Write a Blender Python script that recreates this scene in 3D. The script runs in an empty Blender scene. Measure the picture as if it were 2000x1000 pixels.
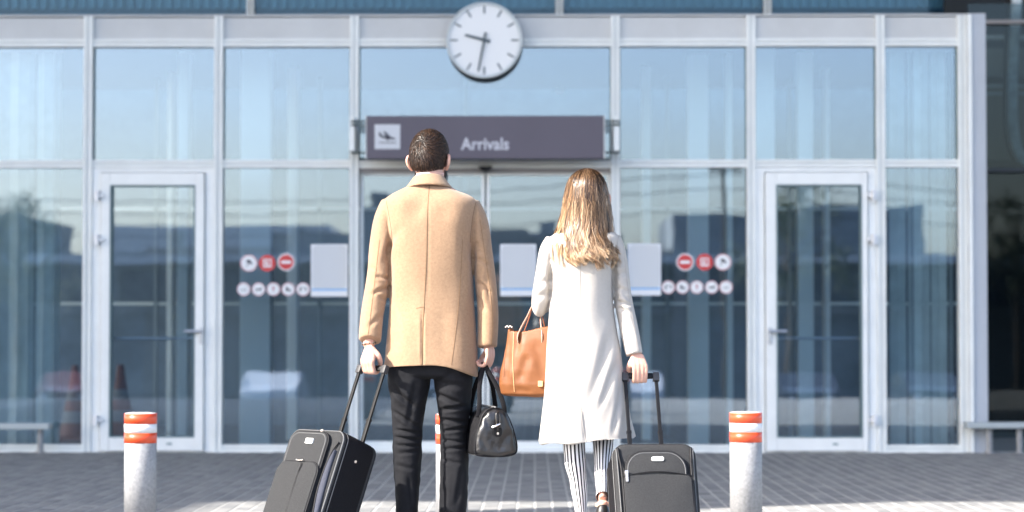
import bpy, bmesh, math, random
import numpy as np
from mathutils import Vector, Matrix, noise
from mathutils.bvhtree import BVHTree

random.seed(7); rng = np.random.default_rng(7)
R = math.radians
SC = bpy.context.scene
COL = SC.collection

# ------------------------------------------------------------------ camera, world, sun, exposure
FPX = 4700.0; HCAM = 0.98; PITCH = math.atan(155 / FPX); YAW = math.atan(44 / FPX)
cam_d = bpy.data.cameras.new('camera'); cam = bpy.data.objects.new('camera', cam_d); COL.objects.link(cam)
cam_d.sensor_width = 36; cam_d.lens = FPX / 2000 * 36; cam_d.clip_end = 1500; cam_d.clip_start = .1
cam.location = (0, 0, HCAM); cam.rotation_euler = (R(90) + PITCH, 0, YAW)
cam_d.dof.use_dof = True; cam_d.dof.focus_distance = 9.75; cam_d.dof.aperture_fstop = 2.7
SC.camera = cam

SUN_E, SUN_PHI = R(36), R(63)
SDIR = Vector((-math.sin(SUN_PHI) * math.cos(SUN_E), -math.cos(SUN_PHI) * math.cos(SUN_E), math.sin(SUN_E)))
w = bpy.data.worlds.new('World'); SC.world = w; w.use_nodes = True
nt = w.node_tree; bg = nt.nodes['Background']
sky = nt.nodes.new('ShaderNodeTexSky'); sky.sky_type = 'NISHITA'; sky.sun_disc = False
sky.sun_elevation = SUN_E; sky.sun_rotation = math.pi + SUN_PHI; sky.air_density = 0.8; sky.dust_density = 2.6; sky.ozone_density = 1.2
nt.links.new(sky.outputs[0], bg.inputs[0]); bg.inputs[1].default_value = 0.15
sl = bpy.data.lights.new('sun', 'SUN'); sl.energy = 3.3; sl.angle = R(.5); sl.color = (1, .93, .84)
so = bpy.data.objects.new('sun', sl); COL.objects.link(so); so.rotation_euler = (-SDIR).to_track_quat('-Z', 'Y').to_euler()
so.location = (-20, -15, 25)
SC.view_settings.view_transform = 'Standard'; SC.view_settings.look = 'None'
SC.view_settings.gamma = 1; SC.view_settings.exposure = 2.0; SC.view_settings.use_curve_mapping = False
SC.render.engine = 'CYCLES'; SC.cycles.max_bounces = 8; SC.cycles.transparent_max_bounces = 12
SC.cycles.caustics_reflective = False; SC.cycles.caustics_refractive = False
SC.cycles.use_denoising = True; SC.cycles.sample_clamp_indirect = 6

# ------------------------------------------------------------------ pixel helper (a photo pixel at a real distance)
_f = Vector((-math.sin(YAW) * math.cos(PITCH), math.cos(YAW) * math.cos(PITCH), math.sin(PITCH)))
_r = Vector((math.cos(YAW), math.sin(YAW), 0)); _u = _r.cross(_f)
def at(px, py, Y):
    d = _f + _r * ((px - 1000) / FPX) - _u * ((py - 500) / FPX)
    return Vector((0, 0, HCAM)) + d * (Y / d.y)
def X(px, Y): return at(px, 655, Y).x
def Z(py, Y): return at(1000, py, Y).z
def proj(p):
    d = Vector(p) - Vector((0, 0, HCAM)); z = d.dot(_f)
    return (round(1000 + FPX * d.dot(_r) / z), round(500 - FPX * d.dot(_u) / z))

# ------------------------------------------------------------------ materials
def nodes(name):
    m = bpy.data.materials.new(name); m.use_nodes = True
    n = m.node_tree; return m, n, n.nodes['Principled BSDF']
def mat(name, col, rough=.5, metal=0, var=.0, vscale=8, bump=0, bscale=200, sheen=0, spec=.5, coat=0, col2=None):
    m, n, b = nodes(name)
    b.inputs['Roughness'].default_value = rough; b.inputs['Metallic'].default_value = metal
    b.inputs['Specular IOR Level'].default_value = spec
    b.inputs['Base Color'].default_value = (*col, 1)
    if sheen: b.inputs['Sheen Weight'].default_value = sheen; b.inputs['Sheen Roughness'].default_value = .5
    if coat: b.inputs['Coat Weight'].default_value = coat; b.inputs['Coat Roughness'].default_value = .15
    g = n.nodes.new('ShaderNodeNewGeometry')
    if var or col2:
        t = n.nodes.new('ShaderNodeTexNoise'); t.inputs['Scale'].default_value = vscale; t.inputs['Detail'].default_value = 6
        t.inputs['Roughness'].default_value = .65
        n.links.new(g.outputs['Position'], t.inputs['Vector'])
        cr = n.nodes.new('ShaderNodeMapRange'); cr.inputs['From Min'].default_value = .3; cr.inputs['From Max'].default_value = .7
        n.links.new(t.outputs['Fac'], cr.inputs['Value'])
        mx = n.nodes.new('ShaderNodeMix'); mx.data_type = 'RGBA'
        c2 = col2 or tuple(c * (1 - var) for c in col); c1 = col if col2 else tuple(min(1, c * (1 + var)) for c in col)
        mx.inputs['A'].default_value = (*c2, 1); mx.inputs['B'].default_value = (*c1, 1)
        n.links.new(cr.outputs[0], mx.inputs['Factor']); n.links.new(mx.outputs['Result'], b.inputs['Base Color'])
    if bump:
        t2 = n.nodes.new('ShaderNodeTexNoise'); t2.inputs['Scale'].default_value = bscale; t2.inputs['Detail'].default_value = 3
        n.links.new(g.outputs['Position'], t2.inputs['Vector'])
        bp = n.nodes.new('ShaderNodeBump'); bp.inputs['Strength'].default_value = bump; bp.inputs['Distance'].default_value = .004
        n.links.new(t2.outputs['Fac'], bp.inputs['Height']); n.links.new(bp.outputs[0], b.inputs['Normal'])
    return m

def glass_mat(name, tint, refl, reflcol=(.8, .92, 1), wav=.02, waxis=1):
    m = bpy.data.materials.new(name); m.use_nodes = True; n = m.node_tree; n.nodes.clear()
    out = n.nodes.new('ShaderNodeOutputMaterial'); tr = n.nodes.new('ShaderNodeBsdfTransparent'); gl = n.nodes.new('ShaderNodeBsdfGlossy')
    tr.inputs[0].default_value = (*tint, 1); gl.inputs[0].default_value = (*reflcol, 1); gl.inputs['Roughness'].default_value = .0
    mx = n.nodes.new('ShaderNodeMixShader'); lw = n.nodes.new('ShaderNodeFresnel'); lw.inputs['IOR'].default_value = 1.45
    ad = n.nodes.new('ShaderNodeMath'); ad.operation = 'ADD'; ad.use_clamp = True; ad.inputs[1].default_value = refl
    n.links.new(lw.outputs[0], ad.inputs[0]); n.links.new(ad.outputs[0], mx.inputs[0])
    n.links.new(tr.outputs[0], mx.inputs[1]); n.links.new(gl.outputs[0], mx.inputs[2]); n.links.new(mx.outputs[0], out.inputs[0])
    g = n.nodes.new('ShaderNodeNewGeometry'); t = n.nodes.new('ShaderNodeTexNoise'); t.inputs['Scale'].default_value = 1.6; t.inputs['Detail'].default_value = 2
    n.links.new(g.outputs['Position'], t.inputs['Vector']); bp = n.nodes.new('ShaderNodeBump')
    bp.inputs['Strength'].default_value = 1; bp.inputs['Distance'].default_value = wav * .022
    n.links.new(t.outputs['Fac'], bp.inputs['Height']); n.links.new(bp.outputs[0], gl.inputs['Normal'])
    return m

M = {}
M['white_frame'] = mat('white_frame', (.82, .845, .835), .35, var=.07, vscale=5)
M['door_frame'] = mat('door_frame', (.86, .88, .875), .3, var=.05, vscale=4)
M['gasket'] = mat('gasket', (.16, .24, .26), .6)
M['panel_grey'] = mat('panel_grey', (.58, .59, .595), .45, var=.06, vscale=2.5)
M['recess_white'] = mat('recess_white', (.70, .73, .73), .45, var=.05, vscale=4)
M['corner_grey'] = mat('corner_grey', (.46, .49, .54), .45, var=.05, vscale=2)
M['dark_metal'] = mat('dark_metal', (.03, .035, .04), .4, metal=.3)
M['black'] = mat('black', (.006, .006, .007), .5, spec=.25)
M['steel'] = mat('steel', (.55, .56, .58), .3, metal=.9, var=.1, vscale=30)
M['galv'] = mat('galv', (.29, .295, .305), .6, metal=.1, var=.22, vscale=60, bump=.25, bscale=120)
M['orange'] = mat('orange', (.72, .075, .02), .4, coat=.3, var=.1, vscale=25)
M['white_band'] = mat('white_band', (.75, .76, .77), .35, var=.1, vscale=40)
M['white'] = mat('white', (.82, .83, .85), .4)
M['dial'] = mat('dial', (.84, .85, .86), .35)
M['rim'] = mat('rim', (.55, .60, .62), .35)
M['tick'] = mat('tick', (.07, .10, .12), .5)
M['rimdark'] = mat('rimdark', (.03, .05, .05), .5)
M['sign'] = mat('sign', (.105, .09, .118), .45, var=.06, vscale=2)
M['sign_white'] = mat('sign_white', (.62, .64, .68), .5)
M['sign_text'] = mat('sign_text', (.60, .60, .66), .5)
M['sign_dark'] = mat('sign_dark', (.05, .05, .07), .5)
M['paper'] = mat('paper', (.62, .645, .68), .6, var=.02, vscale=3)
M['paper_edge'] = mat('paper_edge', (.80, .82, .86), .5)
M['blue'] = mat('blue', (.16, .42, .75), .5)
M['red'] = mat('red', (.62, .05, .05), .4)
M['pink'] = mat('pink', (.62, .35, .38), .4)
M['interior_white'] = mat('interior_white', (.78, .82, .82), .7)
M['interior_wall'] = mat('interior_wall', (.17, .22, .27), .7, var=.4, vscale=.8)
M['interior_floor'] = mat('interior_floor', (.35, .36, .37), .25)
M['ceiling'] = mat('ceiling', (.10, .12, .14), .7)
M['blind'] = mat('blind', (.62, .68, .67), .8, var=.15, vscale=4)
M['canopy'] = mat('canopy', (.55, .57, .6), .6, var=.05, vscale=.5)
M['concrete'] = mat('concrete', (.22, .218, .21), .8, var=.15, vscale=2)
M['asphalt'] = mat('asphalt', (.055, .055, .06), .85, var=.3, vscale=6)
M['joint_sand'] = mat('joint_sand', (.50, .495, .48), .9, var=.12, vscale=40)
M['far_wall'] = mat('far_wall', (.34, .38, .40), .8, vscale=.22, col2=(.06,.08,.10))
M['far_wall2'] = mat('far_wall2', (.50, .54, .56), .8, vscale=.3, col2=(.2,.24,.27))
M['cone_orange_dim'] = mat('cone_orange_dim', (.12, .035, .02), .6)  # both cone colours darkened to the faintness of a reflection
M['cone_white_dim'] = mat('cone_white_dim', (.15, .17, .19), .6)
M['far_band'] = mat('far_band', (.60, .62, .64), .7)
M['car_white'] = mat('car_white', (.7, .71, .73), .2, coat=.6)
M['car_dark'] = mat('car_dark', (.05, .06, .08), .2, coat=.6)
M['car_red'] = mat('car_red', (.12, .02, .02), .2, coat=.6)
M['leaf'] = mat('leaf', (.06, .09, .03), .7, var=.4, vscale=3)
M['bark'] = mat('bark', (.10, .08, .06), .9, var=.3, vscale=20)
M['glass'] = glass_mat('glass', (.86, .94, .97), .13, (.74, .81, .92))
M['glass_dark'] = glass_mat('glass_dark', (.72, .86, .92), -.012, (.8, .92, 1))
M['lamp'] = mat('lamp', (.9, .9, .9), .2)
M['skin'] = mat('skin', (.60, .35, .27), .5, var=.05, vscale=60)
M['skin'].node_tree.nodes['Principled BSDF'].inputs['Subsurface Weight'].default_value = .15
M['skin'].node_tree.nodes['Principled BSDF'].inputs['Subsurface Radius'].default_value = (.01, .004, .002)
M['camel'] = mat('camel', (.325, .212, .132), .9, var=.12, vscale=90, bump=.35, bscale=500, sheen=.25, spec=.15)
M['camel_seam'] = mat('camel_seam', (.20, .12, .06), .9)
M['cream'] = mat('cream', (.445, .415, .38), .9, var=.035, vscale=70, bump=.25, bscale=500, sheen=.15, spec=.15)
M['cream_seam'] = mat('cream_seam', (.36, .33, .30), .9)
M['trouser'] = mat('trouser', (.013, .0135, .016), .8, var=.15, vscale=60, bump=.2, bscale=400, spec=.12)
M['shirt'] = mat('shirt', (.75, .77, .8), .8)
M['shoe'] = mat('shoe', (.02, .018, .017), .35, coat=.2)
M['case_fabric'] = mat('case_fabric', (.038, .039, .041), .8, var=.25, vscale=220, bump=.5, bscale=700, spec=.12)
M['case_dark'] = mat('case_dark', (.008, .008, .010), .7, var=.2, vscale=150, bump=.3, bscale=600, spec=.1)
M['case_blue'] = mat('case_blue', (.035, .04, .06), .85, var=.1, vscale=60)
M['piping'] = mat('piping', (.010, .010, .012), .55, spec=.25)
M['piping_grey'] = mat('piping_grey', (.11, .112, .115), .6)
M['zip_metal'] = mat('zip_metal', (.75, .68, .62), .3, metal=.8)
M['plate'] = mat('plate', (.72, .74, .72), .35)
M['black_leather'] = mat('black_leather', (.014, .014, .016), .35, var=.2, vscale=30, bump=.5, bscale=60, spec=.7)
M['tan_leather'] = mat('tan_leather', (.175, .064, .021), .5, var=.16, vscale=9, bump=.2, bscale=40, spec=.3)
M['tan_edge'] = mat('tan_edge', (.62, .34, .16), .5)
M['strap_brown'] = mat('strap_brown', (.26, .08, .03), .5)
M['strap_light'] = mat('strap_light', (.60, .33, .24), .5)
M['chrome'] = mat('chrome', (.8, .8, .82), .15, metal=1)

# stripes: uses a UV map laid round each leg
def stripes():
    m, n, b = nodes('striped_cotton')
    uv = n.nodes.new('ShaderNodeUVMap'); sp = n.nodes.new('ShaderNodeSeparateXYZ'); n.links.new(uv.outputs[0], sp.inputs[0])
    mu = n.nodes.new('ShaderNodeMath'); mu.operation = 'MULTIPLY'; mu.inputs[1].default_value = 17; n.links.new(sp.outputs[0], mu.inputs[0])
    fr = n.nodes.new('ShaderNodeMath'); fr.operation = 'FRACT'; n.links.new(mu.outputs[0], fr.inputs[0])
    cr = n.nodes.new('ShaderNodeValToRGB'); cr.color_ramp.interpolation = 'LINEAR'
    e = cr.color_ramp.elements; e[0].position = 0; e[0].color = (.015, .015, .025, 1); e[1].position = .38; e[1].color = (.015, .015, .025, 1)
    x = e.new(.44); x.color = (.82, .81, .83, 1); x = e.new(.94); x.color = (.82, .81, .83, 1); x = e.new(1); x.color = (.03, .03, .045, 1)
    n.links.new(fr.outputs[0], cr.inputs[0]); n.links.new(cr.outputs[0], b.inputs['Base Color'])
    b.inputs['Roughness'].default_value = .85; b.inputs['Specular IOR Level'].default_value = .2
    return m
M['stripe'] = stripes()

def attr_mat(name, attr, rough, c0, c1, spec=.5, obj=False, aniso=0, mid=None):
    m, n, b = nodes(name)
    if obj: a = n.nodes.new('ShaderNodeObjectInfo'); src = a.outputs['Random']
    else: a = n.nodes.new('ShaderNodeAttribute'); a.attribute_name = attr; src = a.outputs['Fac']
    cr = n.nodes.new('ShaderNodeValToRGB'); e = cr.color_ramp.elements
    e[0].color = (*c0, 1); e[1].color = (*c1, 1)
    if mid: x = e.new(.5); x.color = (*mid, 1)
    n.links.new(src, cr.inputs[0])
    if name.startswith('paver'):
        g = n.nodes.new('ShaderNodeNewGeometry'); t = n.nodes.new('ShaderNodeTexNoise'); t.inputs['Scale'].default_value = 9; t.inputs['Detail'].default_value = 8
        n.links.new(g.outputs['Position'], t.inputs['Vector'])
        mx = n.nodes.new('ShaderNodeMix'); mx.data_type = 'RGBA'; mx.blend_type = 'OVERLAY'; mx.inputs['Factor'].default_value = .5
        n.links.new(cr.outputs[0], mx.inputs['A']); n.links.new(t.outputs['Fac'], mx.inputs['B']); n.links.new(mx.outputs['Result'], b.inputs['Base Color'])
        bp = n.nodes.new('ShaderNodeBump'); bp.inputs['Strength'].default_value = .3; bp.inputs['Distance'].default_value = .003
        t2 = n.nodes.new('ShaderNodeTexNoise'); t2.inputs['Scale'].default_value = 150; n.links.new(g.outputs['Position'], t2.inputs['Vector'])
        n.links.new(t2.outputs['Fac'], bp.inputs['Height']); n.links.new(bp.outputs[0], b.inputs['Normal'])
    else: n.links.new(cr.outputs[0], b.inputs['Base Color'])
    b.inputs['Roughness'].default_value = rough; b.inputs['Specular IOR Level'].default_value = spec
    if aniso: b.inputs['Anisotropic'].default_value = aniso
    return m
PV0, PV1 = (.23, .235, .24), (.33, .33, .325)
M['paver'] = attr_mat('paver', 'rnd', .85, PV0, PV1, .3)
M['paver_single'] = attr_mat('paver_single', 'rnd', .85, PV0, PV1, .3, obj=True)
M['hair_dark'] = attr_mat('hair_dark', 'tone', .42, (.006, .004, .003), (.085, .044, .026), .35)
M['hair_blond'] = attr_mat('hair_blond', 'tone', .38, (.030, .014, .007), (.80, .58, .37), .45, mid=(.29, .165, .082))

# ------------------------------------------------------------------ object helpers
def link(name, me, material=None, parent=None, smooth=False, loc=None, label=None, kind=None):
    o = bpy.data.objects.new(name, me); COL.objects.link(o)
    if material is not None and len(me.materials) == 0: me.materials.append(material)
    if loc is not None: o.location = loc
    if parent is not None:
        o.parent = parent
        if parent.type == 'EMPTY': o.matrix_parent_inverse = Matrix.Translation(-Vector(parent.location))
        elif parent.location.length > 0: o.matrix_parent_inverse = Matrix.Translation(-Vector(parent.location))
    if smooth: me.polygons.foreach_set('use_smooth', [True] * len(me.polygons))
    if label: o['label'] = label
    if kind: o['kind'] = kind
    return o
def thing(name, label, cat, loc=(0, 0, 0), group=None):
    o = bpy.data.objects.new(name, None); COL.objects.link(o); o.location = loc; o.empty_display_size = .1
    o['label'] = label; o['category'] = cat
    if group: o['group'] = group
    return o
def tag(o, label, cat, group=None):
    o['label'] = label; o['category'] = cat
    if group: o['group'] = group
    return o
def copy_tree(root, delta, label, group=None):
    def rec(o, par):
        c = o.copy(); COL.objects.link(c)
        if par is not None: c.parent = par
        for ch in [x for x in o.children]: rec(ch, c)
        return c
    r = rec(root, None); r.location = Vector(root.location) + Vector(delta)
    r['label'] = label
    if group: r['group'] = group
    return r

class MB:
    def __init__(s): s.b = bmesh.new()
    def box(s, x0, x1, y0, y1, z0, z1, M4=None, bev=0):
        vs = [s.b.verts.new(Vector(c)) for c in [(x0,y0,z0),(x1,y0,z0),(x1,y1,z0),(x0,y1,z0),(x0,y0,z1),(x1,y0,z1),(x1,y1,z1),(x0,y1,z1)]]
        fs = [s.b.faces.new([vs[i] for i in q]) for q in [(0,3,2,1),(4,5,6,7),(0,1,5,4),(1,2,6,5),(2,3,7,6),(3,0,4,7)]]
        if bev:
            es = {e for f in fs for e in f.edges}
            r = bmesh.ops.bevel(s.b, geom=list(es), offset=bev, segments=2, affect='EDGES', profile=.6)
            vs = list({v for f in r['faces'] for v in f.verts} | {v for v in vs if v.is_valid})
        if M4 is not None: bmesh.ops.transform(s.b, matrix=M4, verts=[v for v in vs if v.is_valid])
        return s
    def cyl(s, p0, p1, r0, r1=None, n=24, cap=True):
        p0, p1 = Vector(p0), Vector(p1); r1 = r0 if r1 is None else r1
        t = (p1 - p0).normalized(); a = Vector((0, 0, 1)) if abs(t.z) < .9 else Vector((1, 0, 0))
        u = t.cross(a).normalized(); v = t.cross(u)
        A, B = [], []
        for i in range(n):
            c, d = math.cos(2*math.pi*i/n), math.sin(2*math.pi*i/n)
            A.append(s.b.verts.new(p0 + (u*c + v*d)*r0)); B.append(s.b.verts.new(p1 + (u*c + v*d)*r1))
        for i in range(n): s.b.faces.new((A[i], A[(i+1)%n], B[(i+1)%n], B[i]))
        if cap: s.b.faces.new(A[::-1]); s.b.faces.new(B)
        return s
    def prism(s, pts, y0, y1, f=None):
        # polygon in XZ (pts), from y0 to y1
        A = [s.b.verts.new((p[0], y0, p[1])) for p in pts]; B = [s.b.verts.new((p[0], y1, p[1])) for p in pts]
        s.b.faces.new(A); s.b.faces.new(B[::-1]); n = len(pts)
        for i in range(n): s.b.faces.new((A[i], B[i], B[(i+1)%n], A[(i+1)%n]))
        return s
    def loft(s, rings, cap=True, closed=False):
        V = [[s.b.verts.new(p) for p in r] for r in rings]; n = len(rings[0])
        rr = range(len(V) if closed else len(V) - 1)
        for k in rr:
            a, b = V[k], V[(k+1) % len(V)]
            for i in range(n): s.b.faces.new((a[i], a[(i+1)%n], b[(i+1)%n], b[i]))
        if cap and not closed: s.b.faces.new(V[0][::-1]); s.b.faces.new(V[-1])
        return s
    def mesh(s, name='m', smooth=False):
        bmesh.ops.recalc_face_normals(s.b, faces=s.b.faces)
        me = bpy.data.meshes.new(name); s.b.to_mesh(me); s.b.free()
        if smooth: me.polygons.foreach_set('use_smooth', [True] * len(me.polygons))
        return me
    def make(s, name, material, parent=None, smooth=False, label=None, kind=None, loc=None):
        me = s.mesh(name, smooth); return link(name, me, material, parent, label=label, kind=kind, loc=loc)

def ring(c, u, v, ru, rv, n=2.0, N=48):
    c = Vector(c); out = []
    for i in range(N):
        a = 2*math.pi*i/N; ca, sa = math.cos(a), math.sin(a)
        out.append(c + u*(ru*math.copysign(abs(ca)**(2/n), ca)) + v*(rv*math.copysign(abs(sa)**(2/n), sa)))
    return out
UX, UY, UZ = Vector((1,0,0)), Vector((0,1,0)), Vector((0,0,1))

def spline(pts, k=6):
    # pts: list of tuples of floats; Catmull-Rom
    P = np.array(pts, float); out = []
    for i in range(len(P)-1):
        p0 = P[max(i-1,0)]; p1 = P[i]; p2 = P[i+1]; p3 = P[min(i+2,len(P)-1)]
        for j in range(k):
            t = j/k; out.append(.5*((2*p1)+(-p0+p2)*t+(2*p0-5*p1+4*p2-p3)*t*t+(-p0+3*p1-3*p2+p3)*t**3))
    out.append(P[-1]); return [tuple(o) for o in out]
def limb_rings(ctrl, k=6, N=24, ref=UX, nexp=2.0):
    # ctrl: (x,y,z,ru,rv)
    S = spline(ctrl, k); P = [Vector(s[:3]) for s in S]; rings = []
    for i, s in enumerate(S):
        t = (P[min(i+1,len(P)-1)] - P[max(i-1,0)]).normalized()
        u = (ref - t*ref.dot(t)).normalized(); v = t.cross(u)
        rings.append(ring(P[i], u, v, s[3], s[4], nexp, N))
    return rings
def tube_mb(mb, pts, r, k=4, N=8, ref=None):
    ctrl = [(*p, r, r) for p in pts]; d = Vector(pts[-1]) - Vector(pts[0])
    ref = ref or (UX if abs(d.normalized().x) < .8 else UZ)
    mb.loft(limb_rings(ctrl, k, N, ref)); return mb
def ribbon_mb(mb, pts, wid, th, k=5, side=UX):
    # flat strap following pts; 'side' = width direction
    mb.loft(limb_rings([(*p, wid/2, th/2) for p in pts], k, 12, side, 6.0)); return mb

def evaluated(me, mods):
    o = bpy.data.objects.new('tmp', me); COL.objects.link(o)
    for t, kw in mods:
        m = o.modifiers.new('m', t)
        for a, b in kw.items(): setattr(m, a, b)
    dg = bpy.context.evaluated_depsgraph_get(); dg.update()
    out = bpy.data.meshes.new_from_object(o.evaluated_get(dg)); bpy.data.objects.remove(o); return out
def remesh(mb, voxel, it=3, fac=.6):
    me = mb.mesh()
    return evaluated(me, [('REMESH', dict(mode='VOXEL', voxel_size=voxel, use_smooth_shade=True)), ('SMOOTH', dict(factor=fac, iterations=it))])
def vn(me):
    n = len(me.vertices); co = np.empty(n*3); me.vertices.foreach_get('co', co); no = np.empty(n*3); me.vertex_normals.foreach_get('vector', no)
    NO[0] = no.reshape(-1,3); return co.reshape(-1,3), NO[0]
def setco(me, co): me.vertices.foreach_set('co', co.ravel()); me.update()
def crease(co, P0, P1, wd, depth, ridge=.6, no=None):
    # a valley with a ridge on either side, pressed into the side of the cloth that faces the street
    P0, P1 = np.array(P0)[[0,2]], np.array(P1)[[0,2]]; q2 = co[:, [0,2]]; d = P1-P0; L = math.sqrt(d @ d)
    t = ((q2-P0) @ d)/L**2; tc = np.clip(t, 0, 1); r = np.linalg.norm(q2 - (P0 + tc[:,None]*d), axis=1)
    taper = np.clip(np.minimum(tc, 1-tc)*4+.12, 0, 1)
    s_ = ((q2-P0) @ np.array([-d[1], d[0]]))/L
    h = -np.exp(-(r/wd)**2) + ridge*np.exp(-((np.abs(s_) - wd*1.7)/wd)**2)*np.exp(-(r/(3*wd))**2)
    m = np.clip(-NO[0][:,1]*1.6+.15, 0, 1)
    return h*taper*depth*m
NO = [None]
def snoise(co, scale, seed=0):
    return np.array([noise.noise(Vector((c[0]*scale[0]+seed, c[1]*scale[1], c[2]*scale[2]))) for c in co])
def bvh_of(me):
    return BVHTree.FromPolygons([v.co[:] for v in me.vertices], [p.vertices[:] for p in me.polygons])
def drape(bv, pts, off=.001, n=40):
    # pts in (x,z); projected along +Y onto the surface from the camera side
    S = spline(pts, max(2, n//max(1,len(pts)-1))); out = []
    for x, z in S:
        h = bv.ray_cast(Vector((x, 5, z)), Vector((0,1,0)))
        if h[0] is not None: out.append(h[0] + h[1]*off if h[1].y < 0 else h[0] - h[1]*off)
    return out
def seam_obj(bv, pix, Y, r, material, parent, name='seam', off=.0005, n=40):
    pts = [(at(a, b, Y).x, at(a, b, Y).z) for a, b in pix]
    P = drape(bv, pts, off, n)
    if len(P) < 3: return None
    mb = MB(); tube_mb(mb, [tuple(p) for p in P], r, 1, 6); return mb.make(name, material, parent, smooth=True)
# ================================================================== THE SETTING
YF = 20.3                      # front plane of the entrance glazing
FG = Z(883, YF)
# ground
mb = MB(); b_ = mb.b
prof = [(-400, -1.6), (-4, -1.6), (3.0, -.02), (3.05, -.012), (45, -.012), (400, -.012)]
rows = [[b_.verts.new((x, y, z)) for x in (-400, -30, 30, 400)] for y, z in prof]
for a, c in zip(rows[:-1], rows[1:]):
    for i in range(3): b_.faces.new((a[i], a[i+1], c[i+1], c[i]))
mb.make('ground', M['asphalt'], kind='structure')
pave = MB().box(-7.5, 8.5, 3.2, YF-.02, -.05, -.0022).make('pavement', M['joint_sand'], kind='structure')
wide = MB().box(-40, -7.5, 3.1, 30, -.05, -.004).box(8.5, 40, 3.1, 30, -.05, -.004).make('forecourt', M['concrete'], kind='structure')

def brick_mesh(w_, l_, h_=.0, j=.004, dz=0, rnd=0):
    c = .002
    x0, x1, y0, y1 = -w_/2, w_/2, -l_/2, l_/2
    v = [(x0,y0,-.006),(x1,y0,-.006),(x1,y1,-.006),(x0,y1,-.006),(x0,y0,-.002),(x1,y0,-.002),(x1,y1,-.002),(x0,y1,-.002),
         (x0+c,y0+c/2,dz),(x1-c,y0+c/2,dz),(x1-c,y1-c/2,dz),(x0+c,y1-c/2,dz)]
    f = []
    for a in (0, 4):
        for i in range(4): f.append((a+i, a+(i+1)%4, a+4+(i+1)%4, a+4+i))
    f.append((8,9,10,11)); return v, f
BW, BL = .10, .20
v0, f0 = brick_mesh(BW-.014, BL-.002)
single = bpy.data.meshes.new('paving_brick'); single.from_pydata(v0, [], f0); single.materials.append(M['paver_single'])
cand = []
for i in range(-72, 83):
    x = i*BW + .05
    yoff = 3.35 + (i % 2)*BL/2
    y = yoff
    while y < YF-.15:
        cand.append((x, y)); y += BL
ymin_vis = 13.35
def invis(x, y): return y > ymin_vis and abs((x - X(1000, y))) < 1010*y/FPX
vis = sorted([c for c in cand if invis(*c)], key=lambda c: c[1])
singles = set(vis[:296]); V, Fc, rn = [], [], []
v0 = np.array(v0); 
for (x, y) in cand:
    dz = random.uniform(-.0008, .0012)
    if (x, y) in singles:
        link('paving_brick', single, None, pave, loc=(x, y, dz)); continue
    n = len(V)*12; V.append(v0 + (x + random.uniform(-.001,.001), y, dz)); Fc += [tuple(n+k for k in q) for q in f0]; rn += [random.random()]*12
me = bpy.data.meshes.new('paving_bricks'); me.from_pydata(np.concatenate(V).tolist(), [], Fc); me.materials.append(M['paver'])
at_ = me.attributes.new('rnd', 'FLOAT', 'POINT'); at_.data.foreach_set('value', rn)
link('paving_bricks', me, None, pave, kind='stuff')

# ------------------------------------------------------------------ entrance building
ent = thing('entrance_pavilion', 'glass and white metal arrivals entrance with two side doors and sliding doors in the middle', 'building', (X(1000,YF), YF, 0))
mull = [-90, 172, 427, 692, 1202, 1467, 1720, 1880]
ZT = Z(33, YF)
def fbox(mb, xa, xb, ya, yb, y0, y1, bev=0):
    # pixel rectangle on the facade plane
    mb.box(X(xa,YF), X(xb,YF), YF+y0, YF+y1, Z(yb,YF), Z(ya,YF), bev=bev); return mb
for i, m_ in enumerate(mull):
    # each mullion: two white fins with a grey gap between
    mb = MB(); fbox(mb, m_-8.5, m_-3, 33, 884, -.075, .05); fbox(mb, m_+3, m_+8.5, 33, 884, -.075, .05)
    o = mb.make('mullion', M['white_frame'], ent)
    fbox(MB(), m_-3, m_+3, 34, 884, -.06, .045).make('gasket', M['recess_white'], o)
def bays():
    for a, b in zip(mull[:-1], mull[1:]): yield a+8.5, b-8.5
for k, (a, b) in enumerate(bays()):
    fbox(MB(), a, b, 35, 77, -.03, .04).make('header_panel', M['panel_grey'], ent)
    for (ya, yb) in ((77, 92), (313, 328)):
        if k == 3 and ya == 313: ya, yb = 315, 329
        mb = MB(); h = (yb-ya)/3
        fbox(mb, a, b, ya, ya+h+.5, -.06, .05); fbox(mb, a, b, yb-h-1, yb, -.06, .05)
        o = mb.make('transom', M['white_frame'], ent)
        fbox(MB(), a, b, ya+h+.5, yb-h-1, -.045, .045).make('gasket', M['recess_white'], o)
    fbox(MB(), a+2, b-2, 93, 312, .0, .012).make('window_pane', M['glass'], ent)
    for (xa, xb) in ((a, a+2), (b-2, b)): fbox(MB(), xa, xb, 92, 313, -.02, .03).make('gasket', M['gasket'], ent)
fbox(MB(), -100, 1925, 29.5, 33, -.05, 1.2).make('roof_edge', M['panel_grey'], ent)
# low panes
for (a, b) in ((-81.5, 163.5), (435.5, 683.5), (1210.5, 1458.5), (1728.5, 1871.5)):
    mb = MB(); fbox(mb, a, b, 868, 874, -.06, .05); fbox(mb, a, b, 877, 884, -.075, .05)
    o = mb.make('sill', M['white_frame'], ent); fbox(MB(), a, b, 874, 877, -.045, .045).make('gasket', M['recess_white'], o)
    fbox(MB(), a+2, b-2, 329, 867, .0, .012).make('window_pane', M['glass'], ent)
# corner pier
mb = MB(); fbox(mb, 1889, 1925, 30, 884, -.10, .5, bev=.008); mb.make('corner_panel', M['corner_grey'], ent)
fbox(MB(), 1888.5, 1896, 33, 884, -.13, -.1).make('trim', M['white_frame'], ent)
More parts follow.
